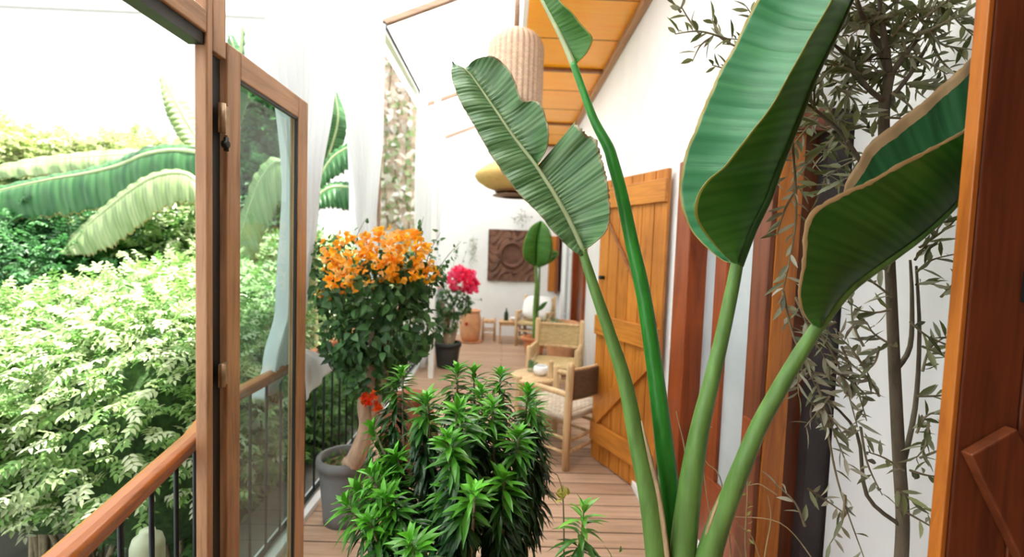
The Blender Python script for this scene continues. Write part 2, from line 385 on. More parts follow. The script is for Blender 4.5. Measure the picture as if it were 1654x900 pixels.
def woven_mat(name, c1, c2, sc=(60, 60), rough=.8):
    mt, nt, b = nodes(name)
    uv = N(nt, 'ShaderNodeUVMap', uv_map='UVMap'); mp = N(nt, 'ShaderNodeMapping'); mp.inputs['Scale'].default_value = (sc[0], sc[1], 1); nt.links.new(uv.outputs[0], mp.inputs[0])
    ck = N(nt, 'ShaderNodeTexBrick', Scale=1.0); ck.offset = .5; ck.inputs['Brick Width'].default_value = 1; ck.inputs['Row Height'].default_value = .5; ck.inputs['Mortar Size'].default_value = .06; ck.inputs['Mortar Smooth'].default_value = .6
    ck.inputs['Color1'].default_value = (*c1, 1); ck.inputs['Color2'].default_value = (*[(a+b_)/2 for a, b_ in zip(c1, c2)], 1); ck.inputs['Mortar'].default_value = (*c2, 1)
    nt.links.new(mp.outputs[0], ck.inputs['Vector']); nt.links.new(ck.outputs['Color'], b.inputs['Base Color'])
    bu = N(nt, 'ShaderNodeBump', Strength=.7, Distance=.004, invert=True); nt.links.new(ck.outputs['Fac'], bu.inputs['Height']); nt.links.new(bu.outputs[0], b.inputs['Normal'])
    b.inputs['Roughness'].default_value = rough; return mt
rush_pale = woven_mat('pale_rush_weave', (.72, .55, .28), (.36, .24, .10), (8, 10))
rush_white = woven_mat('white_rope_weave', (.74, .64, .50), (.30, .22, .15), (9, 12))
rush_dark = woven_mat('dark_rope_weave', (.20, .14, .08), (.07, .045, .025), (14, 22))
wicker = woven_mat('pinkish_wicker', (.66, .48, .35), (.38, .25, .17), (44, 46))
wicker_gold = woven_mat('golden_wicker', (.80, .54, .20), (.6, .36, .1), (50, 30))

# ================================================================= STRUCTURE
WX = 1.0; BY = 8.3; CZ = 3.4; NX = 1.2
fl = MB().box((-1.12, -1.5, -.12), (1.6, BY, 0)).build('floor', deck); struct(fl)
# right wall: far run, upper run over the doorways, near run set back a little
struct(MB().box((WX, 2.64, 0), (WX+.3, 5.62, CZ+1.4)).build('wall_right', white_plaster))
struct(MB().box((WX, 6.62, 0), (WX+.3, BY, CZ+1.4)).build('wall_right.001', white_plaster))
struct(MB().box((WX, 5.62, 2.02), (WX+.3, 6.62, CZ+1.4)).build('wall_right.002', white_plaster))
struct(MB().box((WX, 1.62, 2.04), (WX+.3, 2.64, CZ+1.4)).build('wall_right.003', white_plaster))
struct(MB().box((NX, .93, 0), (NX+.3, 1.62, CZ+1.4)).build('wall_right.004', white_plaster))
struct(MB().box((-1.5, BY, -.4), (1.5, BY+.25, CZ+.6)).build('wall_back', white_plaster))
struct(MB().box((-1.5, -1.75, 0), (1.6, -1.5, CZ+1.4)).build('wall_light_block', dark_wood))  # unseen wall added to block light from behind the camera
struct(MB().box((NX+.3, -1.5, 0), (NX+.4, .93, CZ+1.4)).build('wall_right.005', dark_wood))  # unseen dark side wall, added to keep light off the near right
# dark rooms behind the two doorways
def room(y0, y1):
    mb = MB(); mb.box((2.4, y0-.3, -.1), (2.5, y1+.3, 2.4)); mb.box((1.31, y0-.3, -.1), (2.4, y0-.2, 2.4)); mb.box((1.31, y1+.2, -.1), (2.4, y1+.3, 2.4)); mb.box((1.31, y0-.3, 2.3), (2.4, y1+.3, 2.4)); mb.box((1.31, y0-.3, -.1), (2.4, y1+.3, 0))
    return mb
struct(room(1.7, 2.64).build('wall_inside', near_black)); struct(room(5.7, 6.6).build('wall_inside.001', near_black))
# ceiling boards, battens, eave beam
struct(MB().box((.12, -.6, CZ), (WX, BY, CZ+.04)).build('ceiling', ceiling_wood))
for yy in (2.9, 4.86, 6.85, 8.2):
    struct(MB().box((.13, yy-.025, CZ-.03), (WX-.06, yy+.025, CZ)).build('ceiling_beam', beam_wood, bevel=.004))
for yy in (2.2, 3.55, 4.2, 5.5, 6.2, 7.5):
    struct(MB().box((.13, yy-.004, CZ-.004), (WX-.06, yy+.004, CZ)).build('ceiling_beam', beam_wood))
struct(MB().box((WX-.06, -.6, CZ-.06), (WX, BY, CZ)).build('trim_1', eave_wood, bevel=.006))
struct(MB().box((.08, -.6, CZ+.0), (.12, BY, CZ+.62)).build('wall_upper', white_paint))
# milky sheet roof over the left bay, rising from the left beam
RX = -1.12; SL = .40
def roofz(x): return CZ + SL*(x-RX)
vs = []
mb = MB()
a = [(RX-.12, -.4), (.10, -.4), (.10, BY), (RX-.12, BY)]
mb.add([(x, y, roofz(x)+.05) for x, y in a]+[(x, y, roofz(x)+.056) for x, y in a], [(0,3,2,1),(4,5,6,7),(0,1,5,4),(1,2,6,5),(2,3,7,6),(3,0,4,7)])
struct(mb.build('roof', roof_sheet))
mb = MB(); a = [(RX-.5, -1.75), (.10, -1.75), (.10, -.4), (RX-.5, -.4)]
mb.add([(x, y, roofz(x)+.05) for x, y in a]+[(x, y, roofz(x)+.09) for x, y in a], [(0,3,2,1),(4,5,6,7),(0,1,5,4),(1,2,6,5),(2,3,7,6),(3,0,4,7)])
struct(mb.build('roof', dark_wood))  # unseen opaque roof added to dim the near area
struct(MB().box((.10, -1.75, CZ+.62), (1.6, BY, CZ+.70)).build('roof', dark_wood))
struct(MB().box((.12, -1.75, CZ), (1.6, -.6, CZ+.04)).build('ceiling', ceiling_wood))  # unseen ceiling added over the near end to cut light

for yy, ww in ((4.1, .05), (6.3, .045), (8.05, .035)):
    struct(MB().bar((RX, yy, roofz(RX)+.01), (.08, yy, roofz(.08)+.01), ww, .05).build('roof_beam', rafter_wood, bevel=.004))
struct(MB().box((RX-.03, -.6, CZ-.05), (RX+.03, BY, CZ+.01)).build('roof_beam', white_paint, bevel=.004))
struct(MB().box((RX+.032, 4.02, CZ-.02), (RX+.05, 5.7, CZ+.0)).build('trim_2', black_iron))
# roof posts
struct(MB().box((RX-.03, 4.02, 0), (RX+.03, 4.08, CZ-.05)).build('porch_post', rafter_wood, bevel=.004))
p = onZ(695, 612, 0)
struct(MB().box((p.x-.03, p.y, 0), (p.x+.03, p.y+.06, CZ+.05)).build('porch_post', white_paint, bevel=.004))
# white kerb on the left deck edge, white step at the doorway
struct(MB().box((-1.13, 1.9, -.1), (-1.03, BY, .035)).build('trim_3', white_paint, bevel=.006))
q = onZ(1017, 782, 0)
struct(MB().box((q.x, 2.0, 0), (1.28, q.y, .05)).build('trim_4', white_paint, bevel=.005))

# ---------------------------------------------------------------- doorway on the right (door_1): jamb, glazed leaf, dark reveal
d1 = bpy.data.objects.new('door_1', None); COL.objects.link(d1); d1.location = (1.03, 2.2, .05); WPOS['door_1'] = Vector(d1.location); struct(d1)
MB().box((.97, 2.44, .05), (1.12, 2.64, 2.04)).build('door_jamb', red_wood, d1, bevel=.006)
MB().box((.97, 1.62, 1.96), (1.12, 2.44, 2.04)).build('door_header', dark_wood, d1, bevel=.006)
MB().box((1.05, 2.18, .42), (1.10, 2.30, 1.96)).build('door_stile', red_wood, d1, bevel=.006)
MB().box((1.05, 1.80, .42), (1.10, 1.86, 1.96)).build('door_stile', red_wood, d1, bevel=.006)
MB().box((1.05, 1.80, .05), (1.10, 2.44, .42)).build('door_panel', red_wood, d1, bevel=.006)
MB().box((1.07, 1.86, .42), (1.08, 2.18, 1.96)).build('glass_pane', frosted, d1)
MB().box((1.07, 2.30, .42), (1.08, 2.44, 1.96)).build('glass_pane', frosted, d1)
MB().box((.975, 1.66, .05), (1.06, 1.76, 1.96)).build('door_jamb', orange_wood, d1, bevel=.004)
MB().box((.955, 1.665, .05), (.975, 1.78, 1.98)).build('door_trim', dark_wood, d1, bevel=.003)
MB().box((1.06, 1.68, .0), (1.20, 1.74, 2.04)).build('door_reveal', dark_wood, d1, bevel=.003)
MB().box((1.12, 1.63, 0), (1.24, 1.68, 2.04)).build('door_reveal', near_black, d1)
MB().box((.945, 1.66, .78), (.97, 1.76, .90)).build('latch_block', red_wood, d1, bevel=.004)
# second doorway far along the right wall (door_2)
d2 = bpy.data.objects.new('door_2', None); COL.objects.link(d2); d2.location = (1.0, 6.1, 0); WPOS['door_2'] = Vector(d2.location); struct(d2)
MB().box((.96, 5.62, 0), (1.12, 5.74, 2.02)).build('door_jamb', red_wood, d2, bevel=.005)
MB().box((.96, 6.50, 0), (1.12, 6.62, 2.02)).build('door_jamb', red_wood, d2, bevel=.005)
MB().box((.96, 5.74, 1.92), (1.12, 6.50, 2.02)).build('door_header', red_wood, d2, bevel=.005)
MB().box((1.03, 5.74, 0), (1.08, 6.50, 1.92)).build('door_leaf', dark_wood, d2)
# shuttered window on the back wall (window_1)
w1 = bpy.data.objects.new('window_1', None); COL.objects.link(w1); a = onY(884, 470, BY); w1.location = (a.x, BY, a.z); WPOS['window_1'] = Vector(w1.location); struct(w1)
b_ = onY(903, 382, BY)
MB().box((a.x, BY-.05, a.z), (b_.x, BY, b_.z)).build('window_shutter', door_wood, w1, bevel=.008)
MB().box((b_.x-.01, BY-.03, a.z), (WX, BY, b_.z)).build('window_pane', near_black, w1)
MB().box((WX-.09, BY-.24, a.z-.03), (WX-.05, BY-.03, b_.z)).build('window_shutter', dark_wood, w1, bevel=.005)

# ---------------------------------------------------------------- glazed screen on the left: fixed frame
FX = -.845
fr = bpy.data.objects.new('window_2', None); COL.objects.link(fr); fr.location = (FX, 1.36, 0); WPOS['window_2'] = Vector(fr.location); struct(fr)
MB().box((FX-.035, 1.335, 0), (FX, 1.362, 3.45)).box((FX-.035, 1.362, 2.04), (FX, 1.425, 3.45)).build('frame_post', frame_wood, fr, bevel=.004)
MB().box((FX-.04, -.4, 2.078), (FX, 1.335, 2.14)).build('top_rail', frame_wood_y, fr, bevel=.004)
MB().box((FX-.05, -.4, 2.045), (FX-.008, 1.335, 2.078)).build('gasket', black_rubber_and_gap, fr)
MB().box((FX-.03, 1.363, 0), (FX-.018, 1.424, 2.08)).build('gap_shade_strip', black_rubber_and_gap, fr)  # black strip put in for the shade of the open gap

# glazed casement leaf
L0, L1, LT = 1.43, 2.0, 2.095
cs = thing('glazed_casement_door', 'tall wooden framed glass door standing open beside the left post, banana leaves behind its pane', 'door', (FX, L0, .01))
z0 = .02
for y0, y1 in ((L0, L0+.072), (L1-.09, L1)):
    MB().box((FX-.035, y0, z0), (FX+.0, y1, LT)).build('stile', frame_wood, cs, bevel=.004)
MB().box((FX-.035, L0+.072, LT-.085), (FX, L1-.09, LT)).build('top_rail', frame_wood_y, cs, bevel=.004)
MB().box((FX-.035, L0+.072, z0), (FX, L1-.09, z0+.16)).build('bottom_rail', frame_wood_y, cs, bevel=.004)
MB().box((FX-.028, L0+.072, z0+.16), (FX-.022, L1-.09, LT-.085)).build('glass_pane', glass, cs)
mb = MB(); mb.box((FX-.012, L0+.072, LT-.095), (FX-.002, L1-.09, LT-.085)); mb.box((FX-.012, L1-.10, z0+.16), (FX-.002, L1-.09, LT-.085)); mb.build('glazing_bead', black_rubber_and_gap, cs)
for yy, hh in ((185, .085), (612, .07)):
    pz = onX(346, yy, FX+.005).z
    h = MB().tube([(FX+.008, 1.395, pz-hh/2), (FX+.008, 1.395, pz+hh/2)], .008, 10).box((FX+.0, 1.385, pz-hh/2), (FX+.003, 1.432, pz+hh/2)).build('hinge', old_brass, cs)
pz = onX(346, 228, FX).z
MB().tube([(FX+.002, 1.405, pz), (FX+.018, 1.405, pz)], .011, 10).tube([(FX+.012, 1.405, pz-.02), (FX+.012, 1.405, pz+.02)], .007, 8).build('bolt', black_iron, cs)

# ---------------------------------------------------------------- barn doors
def barn_door(name, label, loc, ang, W, H, hinge_side=1, woodm=door_wood, battenm=door_wood_x, knob=True, brace=1, npl=6, edge=None):
    """face towards local -Y, width along local +X from 0"""
    t = thing(name, label, 'door', loc); t.rotation_euler = (0, 0, ang)
    WPOS[t.name] = Vector((0, 0, 0))
    pw = W/npl
    for i in range(npl):
        MB().box((i*pw+.003, -.012, .0), ((i+1)*pw-.003, .012, H)).build('plank', woodm, t, bevel=.003)
    for z in ((.14, H*.5-.09, H-.20) if knob else (.14, H-.2)):
        MB().box((.012, -.036, z), (W, -.0125, z+.14)).build('batten', battenm, t, bevel=.004)
    mb = MB(); z1 = .28; z2 = H*.5-.09
    if brace > 0:
        mb.bar((.05, -.025, z1+.03), (W-.05, -.025, z2-.03), .022, .10, (0, 0, 1)); mb.build('brace', woodm, t, bevel=.003)
        MB().bar((.05, -.02, H-.22), (W-.04, -.02, z2+.15), .008, .022).build('brace', beam_wood, t)
    else:
        mb.bar((.05, -.025, z2-.03), (W-.05, -.025, z1+.03), .022, .10, (0, 0, 1)); mb.build('brace', woodm, t, bevel=.003)
    if not knob:
        MB().box((.10, -.05, 1.44), (.15, -.0125, 1.50)).tube([(.125, -.05, 1.40), (.125, -.055, 1.54)], .008, 8).build('latch', black_iron, t, bevel=.003)
    if edge: MB().box((-.012, -.0125, 0), (-.001, .013, H)).build('edge_lipping', edge, t, bevel=.002)
    if knob: MB().tube([(.07, -.012, H*.66), (.07, -.05, H*.66)], .014, 12).build('door_knob', black_iron, t)
    return t
a = onZ(955, 738, 0); b_ = Vector((.965, 2.76, 0))
ang = math.atan2(b_.y-a.y, b_.x-a.x); Wd = (b_.xy-a.xy).length
barn_door('plank_door', 'honey coloured plank door with diagonal brace folded open against the white wall', (a.x, a.y, .012), ang, Wd, 2.02)
barn_door('plank_door', 'dark red brown plank door nearest the camera at the right edge', (.868, .862, .0), R(2), .62, 2.6, woodm=dark_wood, battenm=dark_wood, knob=False, brace=-1, npl=5, edge=orange_wood)

# ---------------------------------------------------------------- balustrade
HZ = .90
rl = thing('balustrade', 'varnished wooden handrail on thin black iron balusters along the deck edge', 'railing', (-1.08, 1.8, 0))
pA = [onZ(20, 952, HZ), onZ(95, 893, HZ), onZ(325, 716, HZ), onZ(396, 643, HZ)]
pB = [pA[-1], Vector((-1.08, 2.4, HZ)), Vector((-1.08, 8.1, HZ))]
path = [pA[0], pA[1], Vector((-.955, 1.43, HZ))] + [Vector((-1.08, 1.78, HZ)), Vector((-1.08, 3, HZ)), Vector((-1.08, BY-.02, HZ))]
def profile_sweep(mb, pts, prof):
    n = len(prof); vs = []
    for i, p in enumerate(pts):
        d0 = (pts[i]-pts[i-1]).normalized() if i else (pts[1]-pts[0]).normalized()
        d1 = (pts[i+1]-pts[i]).normalized() if i < len(pts)-1 else d0
        d = (d0+d1).normalized(); sd = Vector((d.y, -d.x, 0)).normalized()
        for x, z in prof: vs.append(p + sd*x + Vector((0, 0, z)))
    fs = [(i*n+j, i*n+(j+1) % n, (i+1)*n+(j+1) % n, (i+1)*n+j) for i in range(len(pts)-1) for j in range(n)]
    return mb.add(vs, fs+[tuple(range(n)), tuple(range((len(pts)-1)*n, len(pts)*n))[::-1]])
RK = .85
prof = [(-.02, -.055), (.02, -.055), (.022, -.035), (.03, -.03), (.034, -.012), (.028, 0), (.012, .007), (-.012, .007), (-.028, 0), (-.034, -.012), (-.03, -.03), (-.022, -.035)]
prof = [(x*RK, z*RK) for x, z in prof]
profile_sweep(MB(), path, prof).build('handrail', rail_wood, rl, bevel=.003)
bm_ = [Vector((p.x, p.y, .06)) for p in path]
profile_sweep(MB(), bm_, [(-.012, -.006), (.012, -.006), (.012, .006), (-.012, .006)]).build('bottom_bar', black_iron, rl)
d_acc = .02; nb = 0
for i in range(len(path)-1):
    a, b_ = path[i], path[i+1]; L = (b_-a).length; t = d_acc
    while t < L:
        p = a.lerp(b_, t/L); t += .138
        if nb < 60: MB().tube([(p.x, p.y, .06), (p.x, p.y, HZ-.05)], .0065, 8).build('baluster', black_iron, rl)
        nb += 1
    d_acc = t-L

# ================================================================= CURTAINS
def curtain(name, label, rows, folds=9, amp=.05, group='white curtains tied along the porch'):
    """rows: (z, centre xy, half-width vector) from the top down; real pleats"""
    mb = MB(); P = []; n = folds*8+1; zs = []
    R_ = []
    for k in range(len(rows)-1):
        for t in np.linspace(0, 1, 8, endpoint=False):
            t2 = t*t*(3-2*t); A, B = rows[k], rows[k+1]
            R_.append((A[0]+(B[0]-A[0])*t, Vector(A[1]).lerp(Vector(B[1]), t2), Vector(A[2]).lerp(Vector(B[2]), t2)))
    R_.append((rows[-1][0], Vector(rows[-1][1]), Vector(rows[-1][2])))
    for z, c, h in R_:
        row = []; perp = Vector((-h.y, h.x)).normalized(); hl = h.length
        am = amp*(1 if hl > .12 else 1)
        for j in range(n):
            u = j/(n-1)*2-1
            q = c + h*u + perp*(am*math.sin(u*folds*math.pi + .6*math.sin(z*1.3)) + .01*math.sin(u*23+z*2))
            row.append((q.x, q.y, z))
        P.append(row)
    mb.grid(P)
    t = thing(name, label, 'curtain', (rows[-1][1][0], rows[-1][1][1], rows[-1][0]), group)
    mb.build('cloth', curtain_cloth, t, thick=.002)
    for q in range(6):
        y = rows[0][1][1] + rows[0][2][1]*(q/2.5-1); x = rows[0][1][0]
        a = [(x+.0, y+.018*math.cos(k*math.pi/4), CZ-.07+.022*math.sin(k*math.pi/4)) for k in range(9)]
        MB().tube(a, .005, 6, cap=False).build('hook', black_iron, t)
    return t
CX = -1.06
curtain('curtain', 'long white curtain gathered and draped over the handrail behind the glass door', [
    (CZ-.08, (CX, 2.36), (0, .66)), (2.45, (CX, 2.46), (0, .38)), (1.75, (CX, 2.44), (0, .17)), (1.2, (CX, 2.36), (0, .13)), (.93, (CX-.03, 2.30), (.0, .13)), (.78, (CX-.06, 2.2), (.0, .07))], 9, .03)
curtain('curtain', 'long white curtain hanging between the banana leaves and the brown roof post', [
    (CZ-.08, (CX, 3.5), (0, .49)), (2.5, (CX, 3.5), (0, .43)), (1.75, (CX, 3.5), (0, .27)), (1.2, (CX+.07, 3.55), (0, .15)), (.12, (CX+.10, 3.6), (0, .14))], 9, .03)
curtain('curtain', 'farthest white curtain hanging behind the orange bougainvillea top', [
    (CZ-.08, (CX, 6.7), (0, 1.15)), (1.6, (CX, 6.5), (0, .95)), (.9, (CX+.10, 6.0), (0, .45)), (.06, (CX+.1, 6.0), (0, .42))], 12, .03)
# white towel-like tail of the first curtain over the rail
rows = []
A = [onX(*p, -1.03) for p in ((498, 563), (508, 585), (528, 612), (498, 634))]
mb = MB(); P = []
for i in range(13):
    t = i/12; z = 1.0-.34*t; row = []
    for j in range(17):
        u = j/16*2-1
        x = -1.065 + (.075*math.sin(min(1, t*2.4)*math.pi/2)) + .010*math.sin(u*7+t*2)
        ya, yb = 2.33, 2.46+.24*t
        row.append((x, ya+(yb-ya)*(u+1)/2, .955-.24*t+.07*t*(u+1)/2))
    P.append(row)
t = thing('draped_cloth', 'white curtain tail hanging over the handrail right of the glass door', 'cloth', (-1.0, 2.5, .66))
mb.grid(P).build('cloth', curtain_cloth, t, thick=.004)

# ================================================================= BIG STRELITZIA
def Q(px, py, Y): return onY(px, py, Y)
sb = Vector((.46, 1.22, .46))
st = thing('bird_of_paradise_plant', 'giant bird of paradise plant with four tall leaves in the foreground centre right', 'plant', (sb.x, sb.y, .44))
pal = bladem('paddle_leaf_pale', (.07, .19, .06), (.21, .38, .17), (.40, .46, .25), (.30, .27, .12), .34, .22, .7, 34, .035)
inn = bladem('paddle_leaf_upper_side', (.045, .24, .09), (.10, .36, .16), (.10, .25, .05), (.40, .33, .08), .36, .25, .5, 20, .02)
out = bladem('paddle_leaf_under_side', (.055, .20, .025), (.10, .30, .045), (.02, .07, .01), (.38, .36, .06), .38, .36, .35, 20, .05)
dried = bladem('paddle_leaf_dried_rim', (.035, .16, .016), (.07, .23, .03), (.02, .07, .01), (.55, .38, .17), .4, .32, .3, 20, .05, edgew=.95)
dried_in = bladem('paddle_leaf_dried_inside', (.015, .10, .03), (.03, .15, .05), (.02, .07, .01), (.50, .34, .17), .45, .1, .35, 20, .04, edgew=.87)
petm = plain('petiole_green', (.13, .27, .06), .4, .2, 12, .1, stretch=(3, 3, .6))
petm2 = plain('petiole_deep_green', (.035, .26, .03), .35, .2, 12, .1, stretch=(3, 3, .6))
sheath_m = plain('dry_sheath', (.42, .30, .16), .8, .3, 25, .4, stretch=(2, 2, .4))
ribm = plain('midrib_pale', (.40, .48, .25), .45, .1, 20, .05)

def leafobj(fn, mats, nm='leaf'):
    pass
# torn leaf
mid = [(731,104,1.36),(757,118,1.35),(795,171,1.32),(832,225,1.29),(864,266,1.27),(893,311,1.25),(918,356,1.23),(941,408,1.2)]
mb = MB()
patch(mb, [Q(*p) for p in mid], [Q(*p) for p in ((731,99,1.37),(729,125,1.33),(741,161,1.29),(762,198,1.27),(782,234,1.25),(811,279,1.23),(840,316,1.21),(873,349,1.19),(893,374,1.18),(922,403,1.18),(939,415,1.19))], .012, (0, -1, 0), 90, 18, .004, 11, .03, 0, 1)
mR1 = [(745,108,1.355),(757,118,1.35),(795,171,1.32),(832,225,1.29),(866,269,1.27)]
patch(mb, [Q(*p) for p in mR1], [Q(*p) for p in ((761,101,1.36),(774,92,1.34),(799,92,1.32),(819,107,1.31),(834,134,1.29),(838,150,1.29),(846,163,1.28),(866,162,1.26),(880,180,1.24),(887,212,1.23),(884,240,1.24),(869,266,1.26))], -.02, (0, -1, 0), 90, 18, .004, 6, .02, 0, .5)
mR2 = [(866,271,1.27),(893,311,1.25),(918,356,1.23),(941,408,1.2)]
patch(mb, [Q(*p) for p in mR2], [Q(*p) for p in ((930,196,1.22),(938,205,1.2),(948,216,1.2),(962,220,1.19),(970,241,1.18),(977,266,1.17),(984,299,1.16),(987,340,1.16),(984,364,1.16),(971,385,1.17),(945,404,1.19))], -.02, (0, -1, 0), 90, 18, .004, 7, .04, .5, 1)
lf = mb.build('leaf', pal, st, thick=.0015); lf['label'] = 'torn pale green leaf with split right side'
MB().tube([Q(*p)+Vector((0, -.004, 0)) for p in mid], [.0015, .0025, .0035, .0045, .0055, .0065, .0075, .0095], 8, sub=4).build('midrib', ribm, lf)
MB().tube([Q(*p) for p in ((940,404,1.2),(958,460,1.18),(985,540,1.17),(1010,620,1.16),(1030,720,1.15),(1048,800,1.14),(1062,900,1.14),(1072,985,1.15))], [.011,.0135,.0158,.0185,.022,.026,.030,.033], 16, sub=6).build('petiole', petm, st)
MB().tube([Q(*p) for p in ((1036,680,1.13),(1050,740,1.12),(1064,800,1.115),(1074,870,1.11),(1082,940,1.11))], [.004,.014,.016,.017,.016], 10, .35, sub=5).build('dry_sheath', sheath_m, st)
# furled leaf top centre
mid2 = [(820,-110,1.42),(850,-50,1.4),(876,0,1.37),(898,43,1.34),(913,74,1.32),(927,106,1.3)]
mb = MB()
patch(mb, [Q(*p) for p in mid2], [Q(*p) for p in ((835,-112,1.42),(880,-60,1.33),(905,0,1.29),(929,25,1.27),(951,52,1.26),(957,64,1.26),(949,85,1.27),(930,104,1.3))], -.012, (.3, -1, 0), 60, 14, .003, 5, .01)
lf = mb.build('leaf', out, st, thick=.0015); lf['label'] = 'half furled leaf rising out of the frame'
MB().tube([Q(*p) for p in mid2], [.003,.005,.006,.0065,.0075,.0095], 8, sub=4).build('midrib', ribm, lf)
MB().tube([Q(*p) for p in ((926,103,1.3),(943,150,1.28),(960,195,1.26),(982,237,1.24),(990,262,1.23),(1003,310,1.22),(1020,390,1.21),(1040,480,1.2),(1058,600,1.19),(1073,720,1.18),(1085,830,1.18),(1092,985,1.18))], [.0095,.010,.0115,.0145,.0155,.016,.0175,.019,.021,.024,.026,.028], 16, sub=6).build('petiole', petm2, st)
# cupped leaf centre right
mid3 = [(1440,-150,1.08),(1405,-70,1.08),(1375,0,1.08),(1350,55,1.08),(1315,125,1.08),(1290,190,1.08),(1260,265,1.08),(1240,320,1.08),(1215,370,1.09),(1191,428,1.1)]
fe = [(1440,-152,1.03),(1378,-75,1.0),(1343,0,.99),(1300,75,.98),(1250,165,.98),(1215,212,.98),(1185,250,.98),(1168,272,.98),(1145,290,.99),(1127,315,1.0),(1122,345,1.01),(1137,375,1.04),(1157,400,1.07),(1183,425,1.1)]
be = [(1430,-152,1.12),(1285,-90,1.18),(1222,0,1.22),(1185,75,1.23),(1157,125,1.23),(1125,200,1.23),(1103,260,1.23),(1097,310,1.22),(1105,350,1.2),(1130,390,1.17),(1165,418,1.13),(1182,425,1.1)]
lfp = MB(); patch(lfp, [Q(*p) for p in mid3], [Q(*p) for p in fe], .02, (-.2, -1, 0), 90, 20, .003, 8)
lf = lfp.build('leaf', out, st, thick=.0015); lf['label'] = 'large cupped leaf folded along its dark midrib'
bk = MB(); patch(bk, [Q(*p) for p in mid3], [Q(*p) for p in be], .03, (.1, 1, 0), 90, 20, .005, 10, .012)
bk.build('leaf_upper_side', inn, lf, thick=.0015)
MB().tube([Q(*p) for p in mid3], [.003,.0045,.006,.007,.008,.0085,.009,.010,.0115,.0145], 10, sub=4).build('midrib', plain('midrib_dark', (.03, .09, .015), .4, .1, 20, 0), lf)
MB().tube([Q(*p) for p in ((1191,424,1.1),(1180,480,1.1),(1165,550,1.1),(1148,620,1.1),(1131,690,1.1),(1117,770,1.11),(1107,850,1.12),(1102,910,1.12),(1100,985,1.13))], [.014,.0155,.0165,.0185,.022,.027,.031,.032,.033], 16, sub=6).build('petiole', petm, st)
# low right leaf with dried margins
mid4 = [(1690,190,.98),(1640,235,.98),(1600,270,.98),(1560,312,.98),(1525,350,.98),(1485,385,.98),(1450,411,.98),(1394,450,.98),(1367,473,.98),(1342,503,.98),(1323,528,.98)]
fe4 = [(1690,120,.93),(1620,165,.92),(1570,197,.91),(1550,213,.91),(1500,240,.90),(1450,265,.9),(1400,293,.9),(1360,310,.9),(1312,338,.9),(1300,362,.9),(1294,425,.91),(1289,480,.93),(1295,505,.95),(1315,528,.98)]
be4 = [(1690,0,1.03),(1630,35,1.05),(1580,80,1.06),(1550,110,1.06),(1500,155,1.07),(1450,195,1.07),(1415,220,1.07),(1395,245,1.07),(1375,280,1.06),(1362,310,1.05),(1345,380,1.02),(1330,460,1.0),(1320,526,.98)]
lfp = MB(); patch(lfp, [Q(*p) for p in mid4], [Q(*p) for p in fe4], .018, (-.2, -1, 0), 90, 20, .003, 8, .02)
lf = lfp.build('leaf', dried, st, thick=.0015); lf['label'] = 'low cupped leaf with dried tan margins behind the dark door'
bk = MB(); patch(bk, [Q(*p) for p in mid4], [Q(*p) for p in be4], .02, (.1, 1, 0), 90, 20, .004, 9, .012)
bk.build('leaf_upper_side', dried_in, lf, thick=.0015)
MB().tube([Q(*p) for p in mid4], [.003,.004,.005,.006,.0065,.007,.0075,.009,.010,.011,.0125], 10, sub=4).build('midrib', petm, lf)
MB().tube([Q(*p) for p in ((1324,522,.98),(1290,575,.99),(1255,635,1.0),(1225,690,1.02),(1200,750,1.03),(1180,800,1.05),(1160,850,1.07),(1142,910,1.09),(1125,985,1.12))], [.0125,.0155,.017,.018,.020,.022,.026,.030,.032], 16, sub=6).build('petiole', petm, st)
MB().tube([Q(*p) for p in ((1168,790,1.055),(1152,830,1.06),(1135,880,1.08),(1120,940,1.1))], [.003,.006,.008,.008], 8, .4, sub=5).build('dry_sheath', sheath_m, st)
# its pot, below the picture
pt = thing('terracotta_pot', 'terracotta pot holding the giant bird of paradise plant', 'pot', (.46, 1.22, 0))
def pot(parent, mt, c, r, h, rim=.02, soilz=.04, taper=.72, belly=0):
    c = Vector(c)
    pr = [(0, .0), (r*taper, 0)]
    for k in range(1, 9):
        t = k/8; pr.append((r*(taper+(1-taper)*t)+belly*math.sin(math.pi*t), (h-.05)*t))
    pr += [(r+rim, h-.05), (r+rim+.003, h-.025), (r+rim, h), (r-.008, h), (r-.012, h-soilz-.01)]
    MB().lathe(pr, c, 44).build('pot_body', mt, parent)
    MB().lathe([(r-.012, h-soilz-.012), (r*.6, h-soilz+.006), (.001, h-soilz+.008)], c, 30).build('soil', soil, parent)
pot(pt, terracotta, (.46, 1.22, 0), .2, .46)

